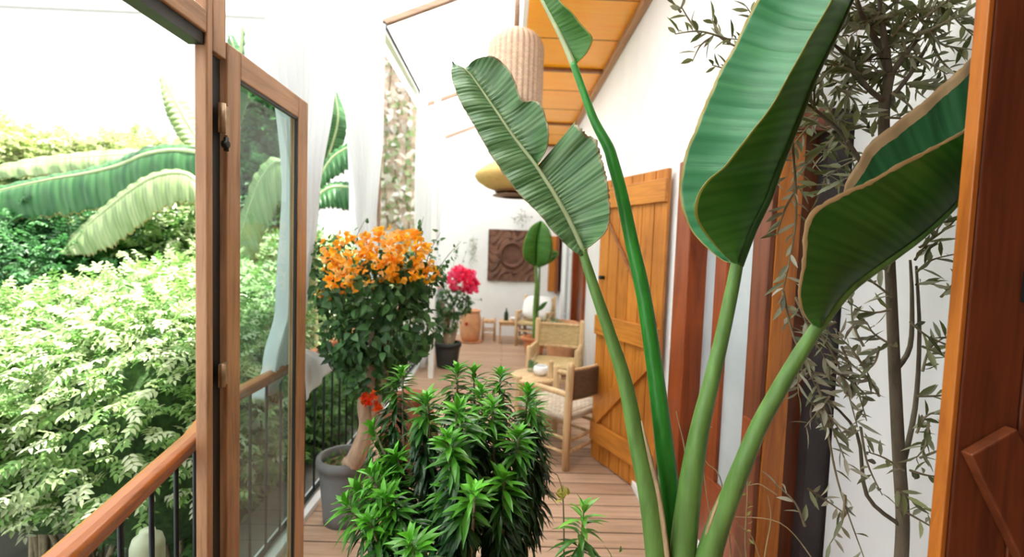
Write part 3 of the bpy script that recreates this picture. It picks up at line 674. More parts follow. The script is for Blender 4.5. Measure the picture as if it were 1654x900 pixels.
# ================================================================= WHORLED SHRUB (front centre)
def shoot(parent, base, top, n, Lf, Wf, young, old, mt, nm='leafy_shoot', lean=.0, bend=.12, pitch_top=60, spiral=2.4, decay=1.0):
    """a stem clothed in narrow leaves: young bright leaves at the tip, older dark ones hanging below"""
    base = Vector(base); top = Vector(top)
    ts = np.linspace(.0, 1, n)**.85
    d = np.array((top-base).normalized()); b0 = np.array(base); L = (top-base).length
    a = np.cross(d, [0.3, .9, .1]); a /= np.linalg.norm(a); b_ = np.cross(d, a)
    off = a*L*bend*random.uniform(-1, 1)
    P = b0 + d*ts[:, None]*L + off*np.sin(ts*np.pi)[:, None]
    ph = np.arange(n)*spiral + rng.normal(0, .5, n)
    rad = a*np.cos(ph)[:, None] + b_*np.sin(ph)[:, None]
    tipd = (1-ts)*L    # distance from tip
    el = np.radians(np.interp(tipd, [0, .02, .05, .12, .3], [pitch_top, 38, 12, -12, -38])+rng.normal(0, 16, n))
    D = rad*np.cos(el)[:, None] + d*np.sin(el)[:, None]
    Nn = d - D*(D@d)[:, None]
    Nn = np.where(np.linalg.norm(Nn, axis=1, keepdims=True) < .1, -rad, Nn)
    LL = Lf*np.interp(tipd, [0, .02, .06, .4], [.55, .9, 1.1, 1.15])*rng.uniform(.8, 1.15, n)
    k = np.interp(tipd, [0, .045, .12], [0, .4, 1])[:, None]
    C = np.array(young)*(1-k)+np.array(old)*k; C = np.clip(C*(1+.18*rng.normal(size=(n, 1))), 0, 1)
    cloud('foliage', P, D, Nn, LL, Wf*rng.uniform(.85, 1.15, n), C, mt, parent, 'lance', .32)
sh_base = Vector(Q(735, 1010, 1.36))
sx = thing('whorled_shrub', 'bushy green shrub of upright whorled leafy shoots in front of the deck chairs', 'plant', (sh_base.x, sh_base.y, .42))
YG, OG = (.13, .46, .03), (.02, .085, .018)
tops = [((650,598,1.62),(655,800,1.55),150),((690,640,1.42),(705,830,1.42),170),((739,596,1.62),(738,800,1.55),150),((779,628,1.52),(775,840,1.48),150),
        ((808,603,1.62),(800,830,1.55),160),((852,632,1.52),(832,880,1.48),190),((738,660,1.33),(730,860,1.36),150),((797,655,1.42),(795,880,1.42),190),
        ((838,700,1.36),(825,900,1.4),160),((722,706,1.24),(735,880,1.3),120),((603,690,1.58),(640,780,1.5),60),((577,788,1.36),(672,905,1.34),110),
        ((612,762,1.46),(668,868,1.42),80),((768,792,1.16),(755,985,1.25),120),((662,872,1.12),(700,1000,1.2),90),((860,650,1.6),(845,860,1.55),130),((690,665,1.7),(710,850,1.6),120),((815,770,1.3),(805,930,1.35),110),
        ((765,600,1.68),(770,800,1.6),110),((720,780,1.3),(725,930,1.34),90),((598,765,1.3),(660,900,1.3),90),((560,812,1.28),(640,930,1.3),80),((620,800,1.25),(672,930,1.28),90),((640,735,1.5),(680,850,1.5),90),((595,840,1.22),(650,960,1.25),80),((700,735,1.5),(715,880,1.45),90),((870,690,1.6),(850,880,1.5),110)]
for i, (tp, bs, n) in enumerate(tops):
    T = Q(*tp); B = Q(*bs)
    MB().tube([sh_base, sh_base.lerp(B, .5)+Vector((random.uniform(-.03, .03), 0, -.01)), B, T-(T-B)*.04], [.011, .008, .006, .003], 8, sub=4).build('stem', twig_bark, sx)
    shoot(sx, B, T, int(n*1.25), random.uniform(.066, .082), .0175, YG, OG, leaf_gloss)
pt = thing('terracotta_pot', 'terracotta pot under the whorled green shrub', 'pot', (sh_base.x, sh_base.y, 0))
pot(pt, terracotta, (sh_base.x, sh_base.y, 0), .17, .42)
MB().tube([(sh_base.x, sh_base.y, .38), sh_base], .014, 8).build('stem', twig_bark, sx)
# small sprig and dry flower stalk
sp = thing('small_leafy_sprig', 'small green leafy sprig standing alone low in front of the deck boards', 'plant', onZ(935, 1010, .35))
B = Q(930, 1000, 1.2); T = Q(943, 822, 1.24)
MB().tube([B, B.lerp(T, .5), T], [.005, .004, .002], 8, sub=4).build('stem', stem_green, sp)
shoot(sp, B.lerp(T, .15), T, 60, .075, .018, (.20, .52, .06), (.04, .16, .03), leaf_gloss)
shoot(sp, Q(880, 990, 1.25), Q(1000, 892, 1.3), 16, .05, .014, (.20, .5, .06), (.05, .2, .03), leaf_gloss)
sk = thing('dry_flower_stalk', 'thin stalk with small yellow green bud left of the little sprig', 'plant', Q(912, 1000, 1.26))
pts = [Q(912, 1000, 1.26), Q(911, 900, 1.26), Q(909, 800, 1.26), Q(899, 765, 1.26)]
MB().tube(pts, [.003, .0025, .002, .001], 7, sub=4).build('stem', twig_bark, sk)
c = Q(909, 800, 1.26); P = np.array([c]*14)+rng.normal(0, .006, (14, 3))
cloud('bud', P, rv(14)+np.array([0, 0, .8]), rv(14), np.full(14, .022), np.full(14, .010), colvar(14, [(.45, .42, .08)]), leaf_small, sk, 'ovate')

# ================================================================= BOUGAINVILLEAS
def ellipsoid_pts(n, c, r, shell=.55):
    v = rv(n); k = (shell+(1-shell)*rng.random((n, 1))**.5); return np.array(c)+v*k*np.array(r), v
def bougain(nm, label, pc, pr, ph, potm, trunk, masses, flowers, lcol, fcols, lsz=.05, fsz=.03, nl=900, sprays=(), potlabel=''):
    t = thing(nm, label, 'plant', (pc[0], pc[1], ph-.05))
    for pts_, rd in trunk: MB().tube(pts_, rd, 12, sub=6).build('trunk', bark, t)
    for (c, r, n) in masses:
        P, v = ellipsoid_pts(n, c, r); D = v*.5+rv(n)*.6+np.array([0, 0, -.45]); Nn = v+rv(n)*.35+np.array([0, -.2, .3])
        cloud('foliage', P, D, Nn, lsz*rng.uniform(.6, 1.15, n), lsz*.62*rng.uniform(.7, 1.1, n), colvar(n, lcol, .2), leaf_small, t, 'ovate', .2)
        # twigs
        mb = MB()
        for q in range(10):
            e = Vector(P[rng.integers(0, n)]); mb.tube([Vector(c)-Vector((0, 0, r[2]*.7)), Vector(c).lerp(e, .5), e], [.005, .003, .0015], 5, sub=3, cap=False)
        mb.build('twig', twig_bark, t)
    for (c, r, n) in flowers:
        n = int(n*.72)
        P, v = ellipsoid_pts(n, c, r, .6); P = np.repeat(P, 3, 0); v = np.repeat(v, 3, 0)
        ax = rv(n); b1 = np.cross(ax, rv(n)); b1 /= np.linalg.norm(b1, axis=1, keepdims=True); b2 = np.cross(ax, b1)
        D = []
        for q in range(n):
            for k in range(3):
                a = k*2.094; D.append(b1[q]*math.cos(a)+b2[q]*math.sin(a)+ax[q]*.5)
        D = np.array(D); m3 = n*3
        cloud('flower_cluster', P, D, np.repeat(ax, 3, 0), fsz*rng.uniform(.8, 1.1, m3), fsz*.8*rng.uniform(.8, 1.1, m3), np.repeat(colvar(n, fcols, .1), 3, 0), petal, t, 'bract', -.15)
    for a, b_, n in sprays:
        a = Vector(a); b_ = Vector(b_); mb = MB(); mb.tube([a, a.lerp(b_, .5)+Vector((0, 0, .03)), b_], [.003, .002, .001], 5, sub=4, cap=False); mb.build('twig', twig_bark, t)
        ts = rng.random((n, 1)); P = np.array(a)+(np.array(b_)-np.array(a))*ts+rng.normal(0, .008, (n, 3))
        cloud('foliage', P, rv(n), rv(n), lsz*.6*rng.uniform(.6, 1, n), lsz*.4*rng.uniform(.6, 1, n), colvar(n, lcol, .2), leaf_small, t, 'ovate')
    p = thing('plant_pot', potlabel, 'pot', (pc[0], pc[1], 0))
    pot(p, potm, pc, pr, ph, rim=.012, taper=.80)
    n = 60; a = rng.random(n)*6.28; rr = pr*.8*rng.random(n)**.5
    P = np.stack([pc[0]+rr*np.cos(a), pc[1]+rr*np.sin(a), np.full(n, ph-.03)], 1)
    cloud('weeds', P, rv(n)+np.array([0, 0, .6]), rv(n), np.full(n, .035), np.full(n, .02), colvar(n, [(.12, .25, .06), (.2, .2, .08)]), leaf_small, p, 'ovate')
    return t
pc = onZ(556, 838, 0); pc = (pc.x, pc.y, 0)
Yb = pc[1]
GL = [(.05, .14, .035), (.07, .19, .05), (.035, .10, .03), (.10, .22, .08)]
masses = [(Q(600, 470, 2.45), (.30, .27, .16), 520), (Q(625, 530, 2.45), (.27, .25, .19), 520), (Q(575, 545, 2.5), (.17, .2, .18), 260), (Q(600, 600, 2.45), (.15, .18, .12), 200),
          (Q(530, 440, 2.6), (.14, .15, .22), 180), (Q(650, 440, 2.5), (.22, .2, .12), 260)]
ORG = [(1.0, .44, .03), (1.0, .52, .06), (.98, .34, .02), (1.0, .60, .20), (1.0, .50, .02)]
flw = [(Q(560, 410, 2.3), (.13, .12, .10), 110), (Q(620, 395, 2.4), (.13, .12, .09), 120), (Q(655, 400, 2.3), (.12, .11, .09), 110), (Q(590, 435, 2.25), (.16, .1, .08), 110),
       (Q(555, 455, 2.2), (.08, .08, .06), 50), (Q(650, 435, 2.3), (.14, .1, .07), 80), (Q(690, 440, 2.35), (.07, .08, .06), 36), (Q(528, 470, 2.3), (.05, .05, .05), 24),
       (Q(665, 378, 2.4), (.06, .06, .03), 22), (Q(535, 425, 2.35), (.06, .08, .06), 36)]
tr = [([(pc[0]+.02, pc[1], .30), Q(575, 740, 2.4), Q(592, 690, 2.4), Q(588, 650, 2.4), Q(600, 600, 2.42), Q(605, 520, 2.45)], [.052, .048, .040, .034, .028, .02]),
      ([Q(592, 690, 2.4), Q(612, 640, 2.42), Q(632, 560, 2.45)], [.026, .022, .015])]
spr = [(Q(605, 480, 2.4), Q(527, 365, 2.3), 14), (Q(665, 450, 2.4), Q(684, 350, 2.4), 14), (Q(680, 450, 2.4), Q(712, 375, 2.4), 16), (Q(690, 470, 2.4), Q(745, 390, 2.4), 14), (Q(560, 430, 2.4), Q(592, 352, 2.4), 10),
       (Q(690, 480, 2.4), Q(728, 420, 2.4), 12), (Q(545, 440, 2.4), Q(508, 395, 2.4), 14)]
bougain('orange_bougainvillea', 'bougainvillea standard with a crown of orange flowers in a grey pot', pc, .135, .36, grey_plastic, tr, masses, flw, GL, ORG, .06, .025, sprays=spr, potlabel='grey plastic pot by the balusters holding the orange bougainvillea')
# a few red blossoms lower down
rb = thing('red_flowering_vine', 'small red flowers on the trunk of the orange bougainvillea', 'plant', Q(598, 668, 2.3))
for q in ((591, 640), (597, 648), (604, 637), (594, 652), (607, 655), (610, 660), (600, 641), (588, 646)):
    P0 = Q(q[0], q[1], 2.25); n = 9
    cloud('flower', np.array([P0]*n)+rng.normal(0, .006, (n, 3)), rv(n), rv(n), np.full(n, .024), np.full(n, .022), colvar(n, [(.85, .07, .02), (.9, .15, .02)]), petal, rb, 'bract')
MB().tube([Q(598, 668, 2.3), Q(597, 650, 2.27), Q(606, 636, 2.27)], .003, 6, sub=3).build('twig', twig_bark, rb)
# pink one farther off
pc2 = onZ(722, 592, 0)
Yp = pc2.y
PK = [(1.0, .05, .16), (1.0, .10, .25), (.95, .22, .38), (.9, .03, .10)]
m2 = [(Q(733, 490, Yp), (.23, .22, .20), 420), (Q(722, 520, Yp), (.16, .16, .14), 160)]
f2 = [(Q(747, 452, Yp-.2), (.18, .14, .15), 230), (Q(762, 462, Yp-.2), (.09, .1, .1), 60), (Q(738, 440, Yp-.1), (.1, .1, .08), 50)]
tr2 = [([(pc2.x, pc2.y, .25), Q(722, 550, Yp), Q(718, 520, Yp), Q(712, 485, Yp)], [.05, .045, .035, .02]), ([(pc2.x, pc2.y, .25), Q(732, 545, Yp), Q(738, 520, Yp)], [.045, .035, .02]),
       ([(pc2.x, pc2.y, .25), Q(722, 540, Yp+.05), Q(728, 500, Yp)], [.04, .03, .02])]
spr2 = [(Q(730, 470, Yp), Q(765, 380, Yp), 8), (Q(725, 470, Yp), Q(742, 385, Yp), 10), (Q(740, 490, Yp), Q(778, 485, Yp), 10), (Q(725, 480, Yp), Q(705, 400, Yp), 12)]
bougain('pink_bougainvillea', 'bougainvillea with bright pink flowers in a black pot', (pc2.x, pc2.y, 0), .165, .32, black_plastic, tr2, m2, f2, GL, PK, .06, .045, sprays=spr2, potlabel='black plastic pot holding the pink bougainvillea')
# brown urn behind the shrub
u = onZ(655, 760, 0)
t = thing('urn', 'dark reddish clay urn half hidden behind the whorled shrub', 'pot', (u.x, u.y+.1, 0))
MB().lathe([(0, 0), (.13, 0), (.17, .06), (.20, .18), (.19, .30), (.15, .40), (.12, .45), (.14, .48), (.135, .49), (.11, .46), (.13, .36), (0, .34)], (u.x, u.y+.1, 0), 44).build('urn_body', dark_terracotta, t)

# ================================================================= FURNITURE
def lounge_chair(label, loc, ang, w_=.52, d_=.46, backm=rush_dark, seatm=rush_white, spindles=True, backh=.76, z_arm=.53, z_seat=.40, group='rustic log armchairs'):
    """local: faces +Y, back at y=0"""
    t = thing('log_armchair', label, 'chair', loc, group); t.rotation_euler = (0, 0, ang); WPOS[t.name] = Vector((0, 0, 0))
    h = w_/2
    for s in (-1, 1):
        MB().tube([(s*h, 0, 0), (s*h, 0, .35), (s*h, -.01, backh-.03), (s*h, -.01, backh)], [.026, .028, .027, .018], 14).build('leg', pale_wood, t)
        MB().tube([(s*h, d_, 0), (s*h, d_, .3), (s*h, d_, z_arm+.03), (s*h, d_, z_arm+.045)], [.024, .026, .026, .016], 14).build('leg', pale_wood, t)
        MB().tube([(s*h, -.02, z_arm), (s*h, d_*.5, z_arm+.008), (s*h, d_+.02, z_arm)], [.019, .021, .019], 12, sub=3).build('armrest', pale_wood, t)
        for z in (.12, .22): MB().tube([(s*h, 0, z), (s*h, d_, z)], .013, 10).build('stretcher', pale_wood, t)
        if spindles:
            MB().tube([(s*h, 0, z_arm-.10), (s*h, d_, z_arm-.10)], .012, 10).build('arm_rail', pale_wood, t)
            for k in range(5):
                y = d_*(k+1)/6; MB().tube([(s*h, y, z_arm-.10), (s*h, y, z_arm)], .008, 8).build('spindle', pale_wood, t)
    for z in (.14, .25): MB().tube([(-h, d_, z), (h, d_, z)], .013, 10).build('stretcher', pale_wood, t)
    for z in (.12, .20): MB().tube([(-h, 0, z), (h, 0, z)], .013, 10).build('stretcher', pale_wood, t)
    # rope seat, a shallow cushion-like weave
    n = 24; P = []; 
    for i in range(n+1):
        row = []
        for j in range(n+1):
            u, v = i/n, j/n; q = 1-(2*u-1)**8*1.0; q2 = 1-(2*v-1)**8
            row.append((-h+w_*u, d_*v, z_seat-.02+.03*min(q, q2)-.018*math.sin(math.pi*u)*math.sin(math.pi*v)))
        P.append(row)
    mb = MB().grid(P)
    P2 = [[(p[0], p[1], z_seat-.055) for p in row] for row in P]; mb.grid([r_[::-1] for r_ in P2])
    for a_, b_ in (((-h, 0), (h, 0)), ((h, 0), (h, d_)), ((h, d_), (-h, d_)), ((-h, d_), (-h, 0))):
        mb.tube([(a_[0], a_[1], z_seat-.035), (b_[0], b_[1], z_seat-.035)], .024, 10)
    mb.build('seat', seatm, t)
    zb0, zb1 = z_seat+.10, backh-.06
    P = []
    for i in range(17):
        u = i/16; row = []
        for j in range(13):
            v = j/12; row.append((-h+.02+(w_-.04)*u, -.005-.03*math.sin(math.pi*u), zb0+(zb1-zb0)*v))
        P.append(row)
    mb = MB().grid(P); mb.build('backrest', backm, t, thick=.022)
    for z in (zb0, zb1): MB().tube([(-h, -.005, z), (0, -.035, z), (h, -.005, z)], .014, 10, sub=4).build('back_rail', pale_wood, t)
    return t
b0 = onZ(913, 760, 0)
# near chair: left rear post at b0, side runs away-left, back runs away-right
dr = Vector((.69, .72, 0)); df = Vector((-.72, .69, 0))
ang = math.atan2(df.y, df.x)-math.pi/2
cc = Vector((b0.x, b0.y, 0)) + dr*.235
lounge_chair('log armchair nearest the camera with dark woven back and pale rope seat', (cc.x, cc.y, 0), ang, .47, spindles=False)
c2 = Vector((.62, 4.98, 0))
lounge_chair('log armchair facing the camera with yellow rush back behind the round table', (c2.x, c2.y, 0), math.pi-.25, .48, .46, rush_pale, rush_pale, backh=.80)
c3 = Vector((.62, 7.78, 0))
c3o = lounge_chair('farthest armchair, holding the white cushion near the back wall', (c3.x, c3.y, 0), math.pi-.35, .50, .46, rush_pale, rush_pale, backh=.80)
# cushion
cu = thing('cushion', 'white cushion propped in the farthest armchair', 'cushion', (.56, 7.52, .40))
mb = MB(); P = []
M_ = Matrix.Translation(Vector((.56, 7.54, .62))) @ Matrix.Rotation(-.35, 4, 'Z') @ Matrix.Rotation(R(62), 4, 'X')
for i in range(21):
    row = []
    for j in range(21):
        th = math.pi*i/20; ph = 2*math.pi*j/20
        x = abs(math.sin(th)*math.cos(ph))**.55*math.copysign(1, math.cos(ph)); y = abs(math.sin(th)*math.sin(ph))**.55*math.copysign(1, math.sin(ph)); z = math.cos(th)
        row.append(tuple(M_ @ Vector((x*.24, y*.20, z*.075))))
    P.append(row)
mb.grid(P).build('cushion_cover', cushion_cloth, cu)

def round_table(label, c, r, h, leg_r=.02, topm=pale_wood, cat='table'):
    c = Vector(c); t = thing('side_table', label, cat, c)
    MB().lathe([(0, h-.035), (r-.02, h-.035), (r, h-.025), (r, h-.006), (r-.008, h), (0, h)], c, 44).build('table_top', topm, t)
    for k in range(4):
        a = k*math.pi/2+.6; x, y = c.x+math.cos(a)*r*.72, c.y+math.sin(a)*r*.72
        MB().tube([(c.x+math.cos(a)*r*.85, c.y+math.sin(a)*r*.85, 0), (x, y, h-.03)], leg_r, 10).build('leg', topm, t)
    mb = MB()
    for k in range(2):
        a = k*math.pi/2+.6; q = r*.78
        mb.tube([(c.x+math.cos(a)*q, c.y+math.sin(a)*q, h*.35), (c.x-math.cos(a)*q, c.y-math.sin(a)*q, h*.35)], leg_r*.6, 8)
    mb.build('stretcher', topm, t)
    return t
tc = Vector((.31, 4.02, 0))
round_table('low round pale wood table between the two nearer armchairs', tc, .22, .44)
bw = Vector((.35, 4.0, .44))
t = thing('bowl', 'small round white bowl on the round table', 'bowl', (bw.x, bw.y, .44))
MB().lathe([(0, .0), (.035, 0), (.06, .02), (.07, .045), (.062, .075), (.05, .085), (.046, .082), (.058, .06), (.06, .04), (.03, .012), (0, .01)], (bw.x, bw.y, .44), 32).build('bowl_body', ceramic, t)
gl_ = Vector((.27, 4.12, .44))
t = thing('glass_jar', 'clear glass jar with a green sprig beside the white bowl', 'jar', (gl_.x, gl_.y, .44))
MB().lathe([(0, 0), (.03, 0), (.033, .01), (.03, .09), (.027, .10), (.025, .10), (.028, .09), (.03, .012), (0, .01)], (gl_.x, gl_.y, .44), 28).build('jar_body', clear_glass, t)
n = 14; cloud('sprig', np.array([[gl_.x, gl_.y, .48]]*n)+rng.normal(0, .012, (n, 3)), rv(n)+np.array([0, 0, 1.2]), rv(n), np.full(n, .07), np.full(n, .02), colvar(n, [(.12, .25, .06)]), leaf_small, t)
cd = Vector((.43, 3.92, .44))
t = thing('wooden_candlestick', 'pale turned wooden candlestick at the right rim of the round table', 'candlestick', (cd.x, cd.y, .44))
MB().lathe([(0, 0), (.028, 0), (.03, .012), (.018, .03), (.022, .06), (.016, .10), (.022, .13), (.018, .15), (0, .152)], (cd.x, cd.y, .44), 24).build('turned_body', pale_wood, t)

# far table with bottle and bowl, stool
ft = onZ(823, 553, 0)
mb = MB(); t = thing('low_table', 'small square brown wooden table against the back wall', 'table', (ft.x, ft.y, 0))
MB().box((ft.x-.19, ft.y-.16, .34), (ft.x+.19, ft.y+.16, .365)).build('table_top', brown_stool, t, bevel=.004)
MB().box((ft.x-.17, ft.y-.14, .30), (ft.x+.17, ft.y+.14, .34)).build('apron', brown_stool, t)
for sx_ in (-1, 1):
    for sy in (-1, 1):
        MB().box((ft.x+sx_*.165-.015, ft.y+sy*.135-.015, 0), (ft.x+sx_*.165+.015, ft.y+sy*.135+.015, .30)).build('leg', brown_stool, t, bevel=.003)
bt = (ft.x-.07, ft.y)
t = thing('bottle', 'dark green bottle on the small square table', 'bottle', (*bt, .365))
MB().lathe([(0, 0), (.035, 0), (.038, .01), (.038, .11), (.03, .14), (.013, .165), (.012, .20), (.015, .205), (.0, .207)], (*bt, .365), 24).build('bottle_body', bottle_green, t)
t = thing('bowl', 'shallow white dish on the small square table beside the bottle', 'bowl', (ft.x+.09, ft.y-.02, .365))
MB().lathe([(0, 0), (.04, 0), (.085, .04), (.09, .055), (.085, .055), (.04, .012), (0, .01)], (ft.x+.09, ft.y-.02, .365), 28).build('bowl_body', ceramic, t)
so = onZ(789, 549, 0)
t = thing('stool', 'small rustic stool standing between the clay jar and square table', 'stool', (so.x, so.y, 0))
for sx_ in (-1, 1):
    for sy in (-1, 1):
        MB().tube([(so.x+sx_*.10, so.y+sy*.10, 0), (so.x+sx_*.10, so.y+sy*.10, .37)], .018, 10).build('leg', brown_stool, t)
MB().box((so.x-.11, so.y-.11, .30), (so.x+.11, so.y+.11, .345)).build('seat', brown_stool, t, bevel=.01)
mb = MB()
for z in (.08, .18):
    mb.tube([(so.x-.10, so.y-.10, z), (so.x+.10, so.y-.10, z)], .012, 8); mb.tube([(so.x-.10, so.y+.10, z), (so.x+.10, so.y+.10, z)], .012, 8)
    mb.tube([(so.x-.10, so.y-.10, z), (so.x-.10, so.y+.10, z)], .012, 8); mb.tube([(so.x+.10, so.y-.10, z), (so.x+.10, so.y+.10, z)], .012, 8)
mb.build('stretcher', brown_stool, t)
# clay jar on saucer
aj = onZ(759, 552, 0); aj.y = min(aj.y, 8.02)
t = thing('clay_jar', 'tall round terracotta jar standing on a saucer at the back wall', 'pot', (aj.x, aj.y, 0))
MB().lathe([(0, .02), (.13, .02), (.165, .12), (.18, .25), (.175, .38), (.155, .47), (.15, .5), (.17, .51), (.17, .53), (.14, .53), (.135, .48), (0, .46)], (aj.x, aj.y, 0), 44).build('jar_body', terracotta_pale, t)
MB().lathe([(0, 0), (.19, 0), (.21, .02), (.205, .03), (.18, .012), (0, .012)], (aj.x, aj.y, 0), 40).build('saucer', terracotta_pale, t)
c = Vector((aj.x-.05, aj.y-.172, .32)); n = 6
cloud('painted_flower', np.array([c]*n), np.array([[math.cos(k*1.05), -.05, math.sin(k*1.05)] for k in range(n)]), np.array([[0, -1, 0]]*n), np.full(n, .035), np.full(n, .03), colvar(n, [(.5, .05, .03)]), petal, t, 'bract', 0)

# small bird of paradise near the far armchair
sp0 = onZ(862, 573, 0)
t = thing('potted_bird_of_paradise', 'small potted bird of paradise with one dark upright leaf before the back wall', 'plant', (sp0.x, sp0.y, .24))
Ys = sp0.y
MB().tube([(sp0.x, sp0.y, .2), Q(864, 500, Ys), Q(866, 460, Ys), Q(865, 428, Ys)], [.035, .03, .024, .02], 12, sub=5).build('petiole', stem_green, t)
MB().tube([(sp0.x, sp0.y, .2), Q(868, 500, Ys+.05), Q(872, 430, Ys+.1)], [.03, .025, .012], 12, sub=5).build('petiole', stem_green, t)
mb = MB()
ml = [Q(866, 430, Ys), Q(866, 405, Ys-.03), Q(868, 380, Ys-.03), Q(874, 357, Ys)]
patch(mb, ml, [Q(862, 430, Ys), Q(847, 418, Ys-.1), Q(845, 395, Ys-.12), Q(856, 368, Ys-.08), Q(872, 357, Ys)], .02, (0, -1, 0), 30, 8)
patch(mb, ml, [Q(870, 431, Ys), Q(886, 424, Ys-.1), Q(893, 400, Ys-.12), Q(888, 372, Ys-.08), Q(876, 357, Ys)], .02, (0, -1, 0), 30, 8)
mb.build('leaf', out, t, thick=.002)
mb = MB(); ml = [Q(868, 430, Ys+.05), Q(880, 418, Ys+.05), Q(893, 412, Ys+.05), Q(903, 410, Ys)]
patch(mb, ml, [Q(868, 434, Ys), Q(882, 428, Ys), Q(893, 422, Ys), Q(903, 411, Ys)], .01, (0, -1, 0), 20, 6)
patch(mb, ml, [Q(868, 425, Ys+.1), Q(880, 405, Ys+.1), Q(891, 402, Ys+.1), Q(903, 409, Ys)], .01, (0, -1, 0), 20, 6)
mb.build('leaf', out, t, thick=.002)
mb = MB(); ml = [Q(866, 500, Ys), Q(876, 490, Ys), Q(884, 487, Ys-.1)]
patch(mb, ml, [Q(866, 503, Ys), Q(876, 500, Ys), Q(884, 489, Ys-.1)], .01, (0, -1, 0), 20, 6); mb.build('leaf', out, t, thick=.002)
p_ = thing('terracotta_pot', 'terracotta pot holding the small far bird of paradise', 'pot', (sp0.x, sp0.y, 0))
pot(p_, terracotta, (sp0.x, sp0.y, 0), .165, .27)
# tall planter by the right wall
t = thing('terracotta_planter', 'tall wide terracotta planter by the white wall behind the rush backed armchair', 'pot', (.74, 5.75, 0))
pot(t, terracotta_pale, (.74, 5.75, 0), .20, .66, taper=.7)
n = 60; c = np.array([.62, 5.6, .66])
tt = thing('grey_green_herb', 'small grey green herb growing over the rim of the tall terracotta planter', 'plant', (.66, 5.68, .62))
cloud('foliage', c+rng.normal(0, .05, (n, 3)), rv(n)+np.array([0, 0, .7]), rv(n), np.full(n, .06), np.full(n, .025), colvar(n, [(.2, .3, .12), (.3, .36, .2)]), leaf_small, tt, 'ovate')
MB().tube([(.66, 5.68, .60), (.62, 5.6, .72)], .004, 6).build('stem', stem_green, tt)
# pale pipe in the far corner
pp = onX(917, 470, .95)
t = thing('downpipe', 'pale grey pipe running down the far right wall corner', 'pipe', (.95, 7.0, 0))
MB().tube([(.95, 7.0, 0), (.95, 7.0, 2.2), (.95, 7.0, 3.3)], .024, 14).build('pipe', pipe_paint, t)
mb = MB()
for z in (.6, 1.5, 2.4): mb.lathe([(.025, z-.012), (.03, z-.01), (.03, z+.01), (.025, z+.012)], (.95, 7.0, 0), 20).box((.95, 6.99, z-.008), (1.0, 7.01, z+.008))
mb.build('pipe_clip', pipe_paint, t)

# carved relief panel on the back wall
r0 = onY(787, 453, BY); r1 = onY(868, 373, BY)
W_, H_ = r1.x-r0.x, r1.z-r0.z
t = thing('carved_relief_panel', 'square dark brown carved relief panel with a ring hanging on the back wall', 'wall art', (r0.x+W_/2, BY, r0.z))
nx = 110; P = []
def relief(u, v):
    x, y = (u-.5)*2, (v-.5)*2; r = math.hypot(x, y-.02)
    hgt = .05*math.exp(-((r-.46)/.06)**2) + .008*math.exp(-(r/.3)**2)
    if r > .56 or True:
        hgt += .024*(math.sin(9*x+3*math.sin(5*y))*math.sin(9*y+3*math.sin(6*x)))*min(1, max(0, (r-.52)*8))
    e = max(abs(x), abs(y)); hgt += .012*(1 if e > .93 else 0)
    return hgt
for i in range(nx+1):
    P.append([(r0.x+W_*i/nx, BY-.032-relief(i/nx, j/nx), r0.z+H_*j/nx) for j in range(nx+1)])
MB().grid(P).build('carving', plain('carved_brown', (.12, .05, .028), .55, .3, 12, .3), t)
MB().box((r0.x, BY-.03, r0.z), (r1.x, BY-.001, r1.z)).build('backing_board', wood('relief_wood', (.2, .09, .05), (.1, .05, .03), 'x'), t)
# faint hanging plants on the back wall
def hanging(label, c, r, n, cols):
    t = thing('hanging_plant', label, 'plant', c)
    P, v = ellipsoid_pts(n, c, r, .1)
    cloud('foliage', P, rv(n)+np.array([0, 0, -.5]), rv(n), np.full(n, .06), np.full(n, .02), colvar(n, cols), leaf_small, t)
    mb = MB()
    for q in range(6): mb.tube([c, Vector(P[q])], .003, 5)
    mb.tube([(c[0], c[1], c[2]), (c[0], BY-.01, c[2]+.05)], .006, 6); mb.build('stem', twig_bark, t)
hanging('pale grey green plant hanging on the back wall left of the carved panel', Q(764, 405, BY-.12), (.07, .06, .28), 70, [(.42, .45, .33), (.5, .5, .4)])
hanging('wispy grey plant hanging on the back wall above the carved panel', Q(842, 352, BY-.14), (.20, .08, .16), 60, [(.35, .40, .33), (.45, .48, .42)])

# ================================================================= LANTERNS
lc = onY(832, 110, 3.7)
t = thing('wicker_pendant_lamp', 'tall domed pinkish wicker pendant lamp hanging from the roof', 'lamp', (lc.x, 3.7, roofz(lc.x)))
zt = onY(832, 50, 3.7).z; zb = onY(832, 178, 3.7).z; rr = 44/750*3.7
hh = zt-zb
prl = [(.015, zt)] + [(rr*math.sin(a)**.8, zt-.16*(1-math.cos(a))) for a in np.linspace(.25, math.pi/2, 12)] + [(rr, zt-.16-(hh-.16)*k/8) for k in range(1, 9)] + [(rr-.012, zb), (rr-.012, zb+.02)]
prl += [(rr-.012, zt-.16)]
def rib(t_, z): return .05*abs(math.sin(t_*15)) - .03
MB().lathe(prl, (lc.x, 3.7, 0), 216, rib).build('shade', wicker, t)
MB().tube([(lc.x, 3.7, zt-.02), (lc.x, 3.7, roofz(lc.x)+.0)], .022, 12).build('hanging_pole', rafter_wood, t)
MB().lathe([(0, zt-.22), (.03, zt-.21), (.04, zt-.26), (.03, zt-.31), (0, zt-.32)], (lc.x, 3.7, 0), 24).build('bulb', ceramic, t)
ld = onY(833, 290, 5.2)
t = thing('saucer_pendant_lamp', 'wide golden wicker saucer shaped pendant lamp half hidden by the torn leaf', 'lamp', (ld.x, 5.2, roofz(ld.x)))
rr = 65/750*5.2; zc = onY(790, 283, 5.2).z
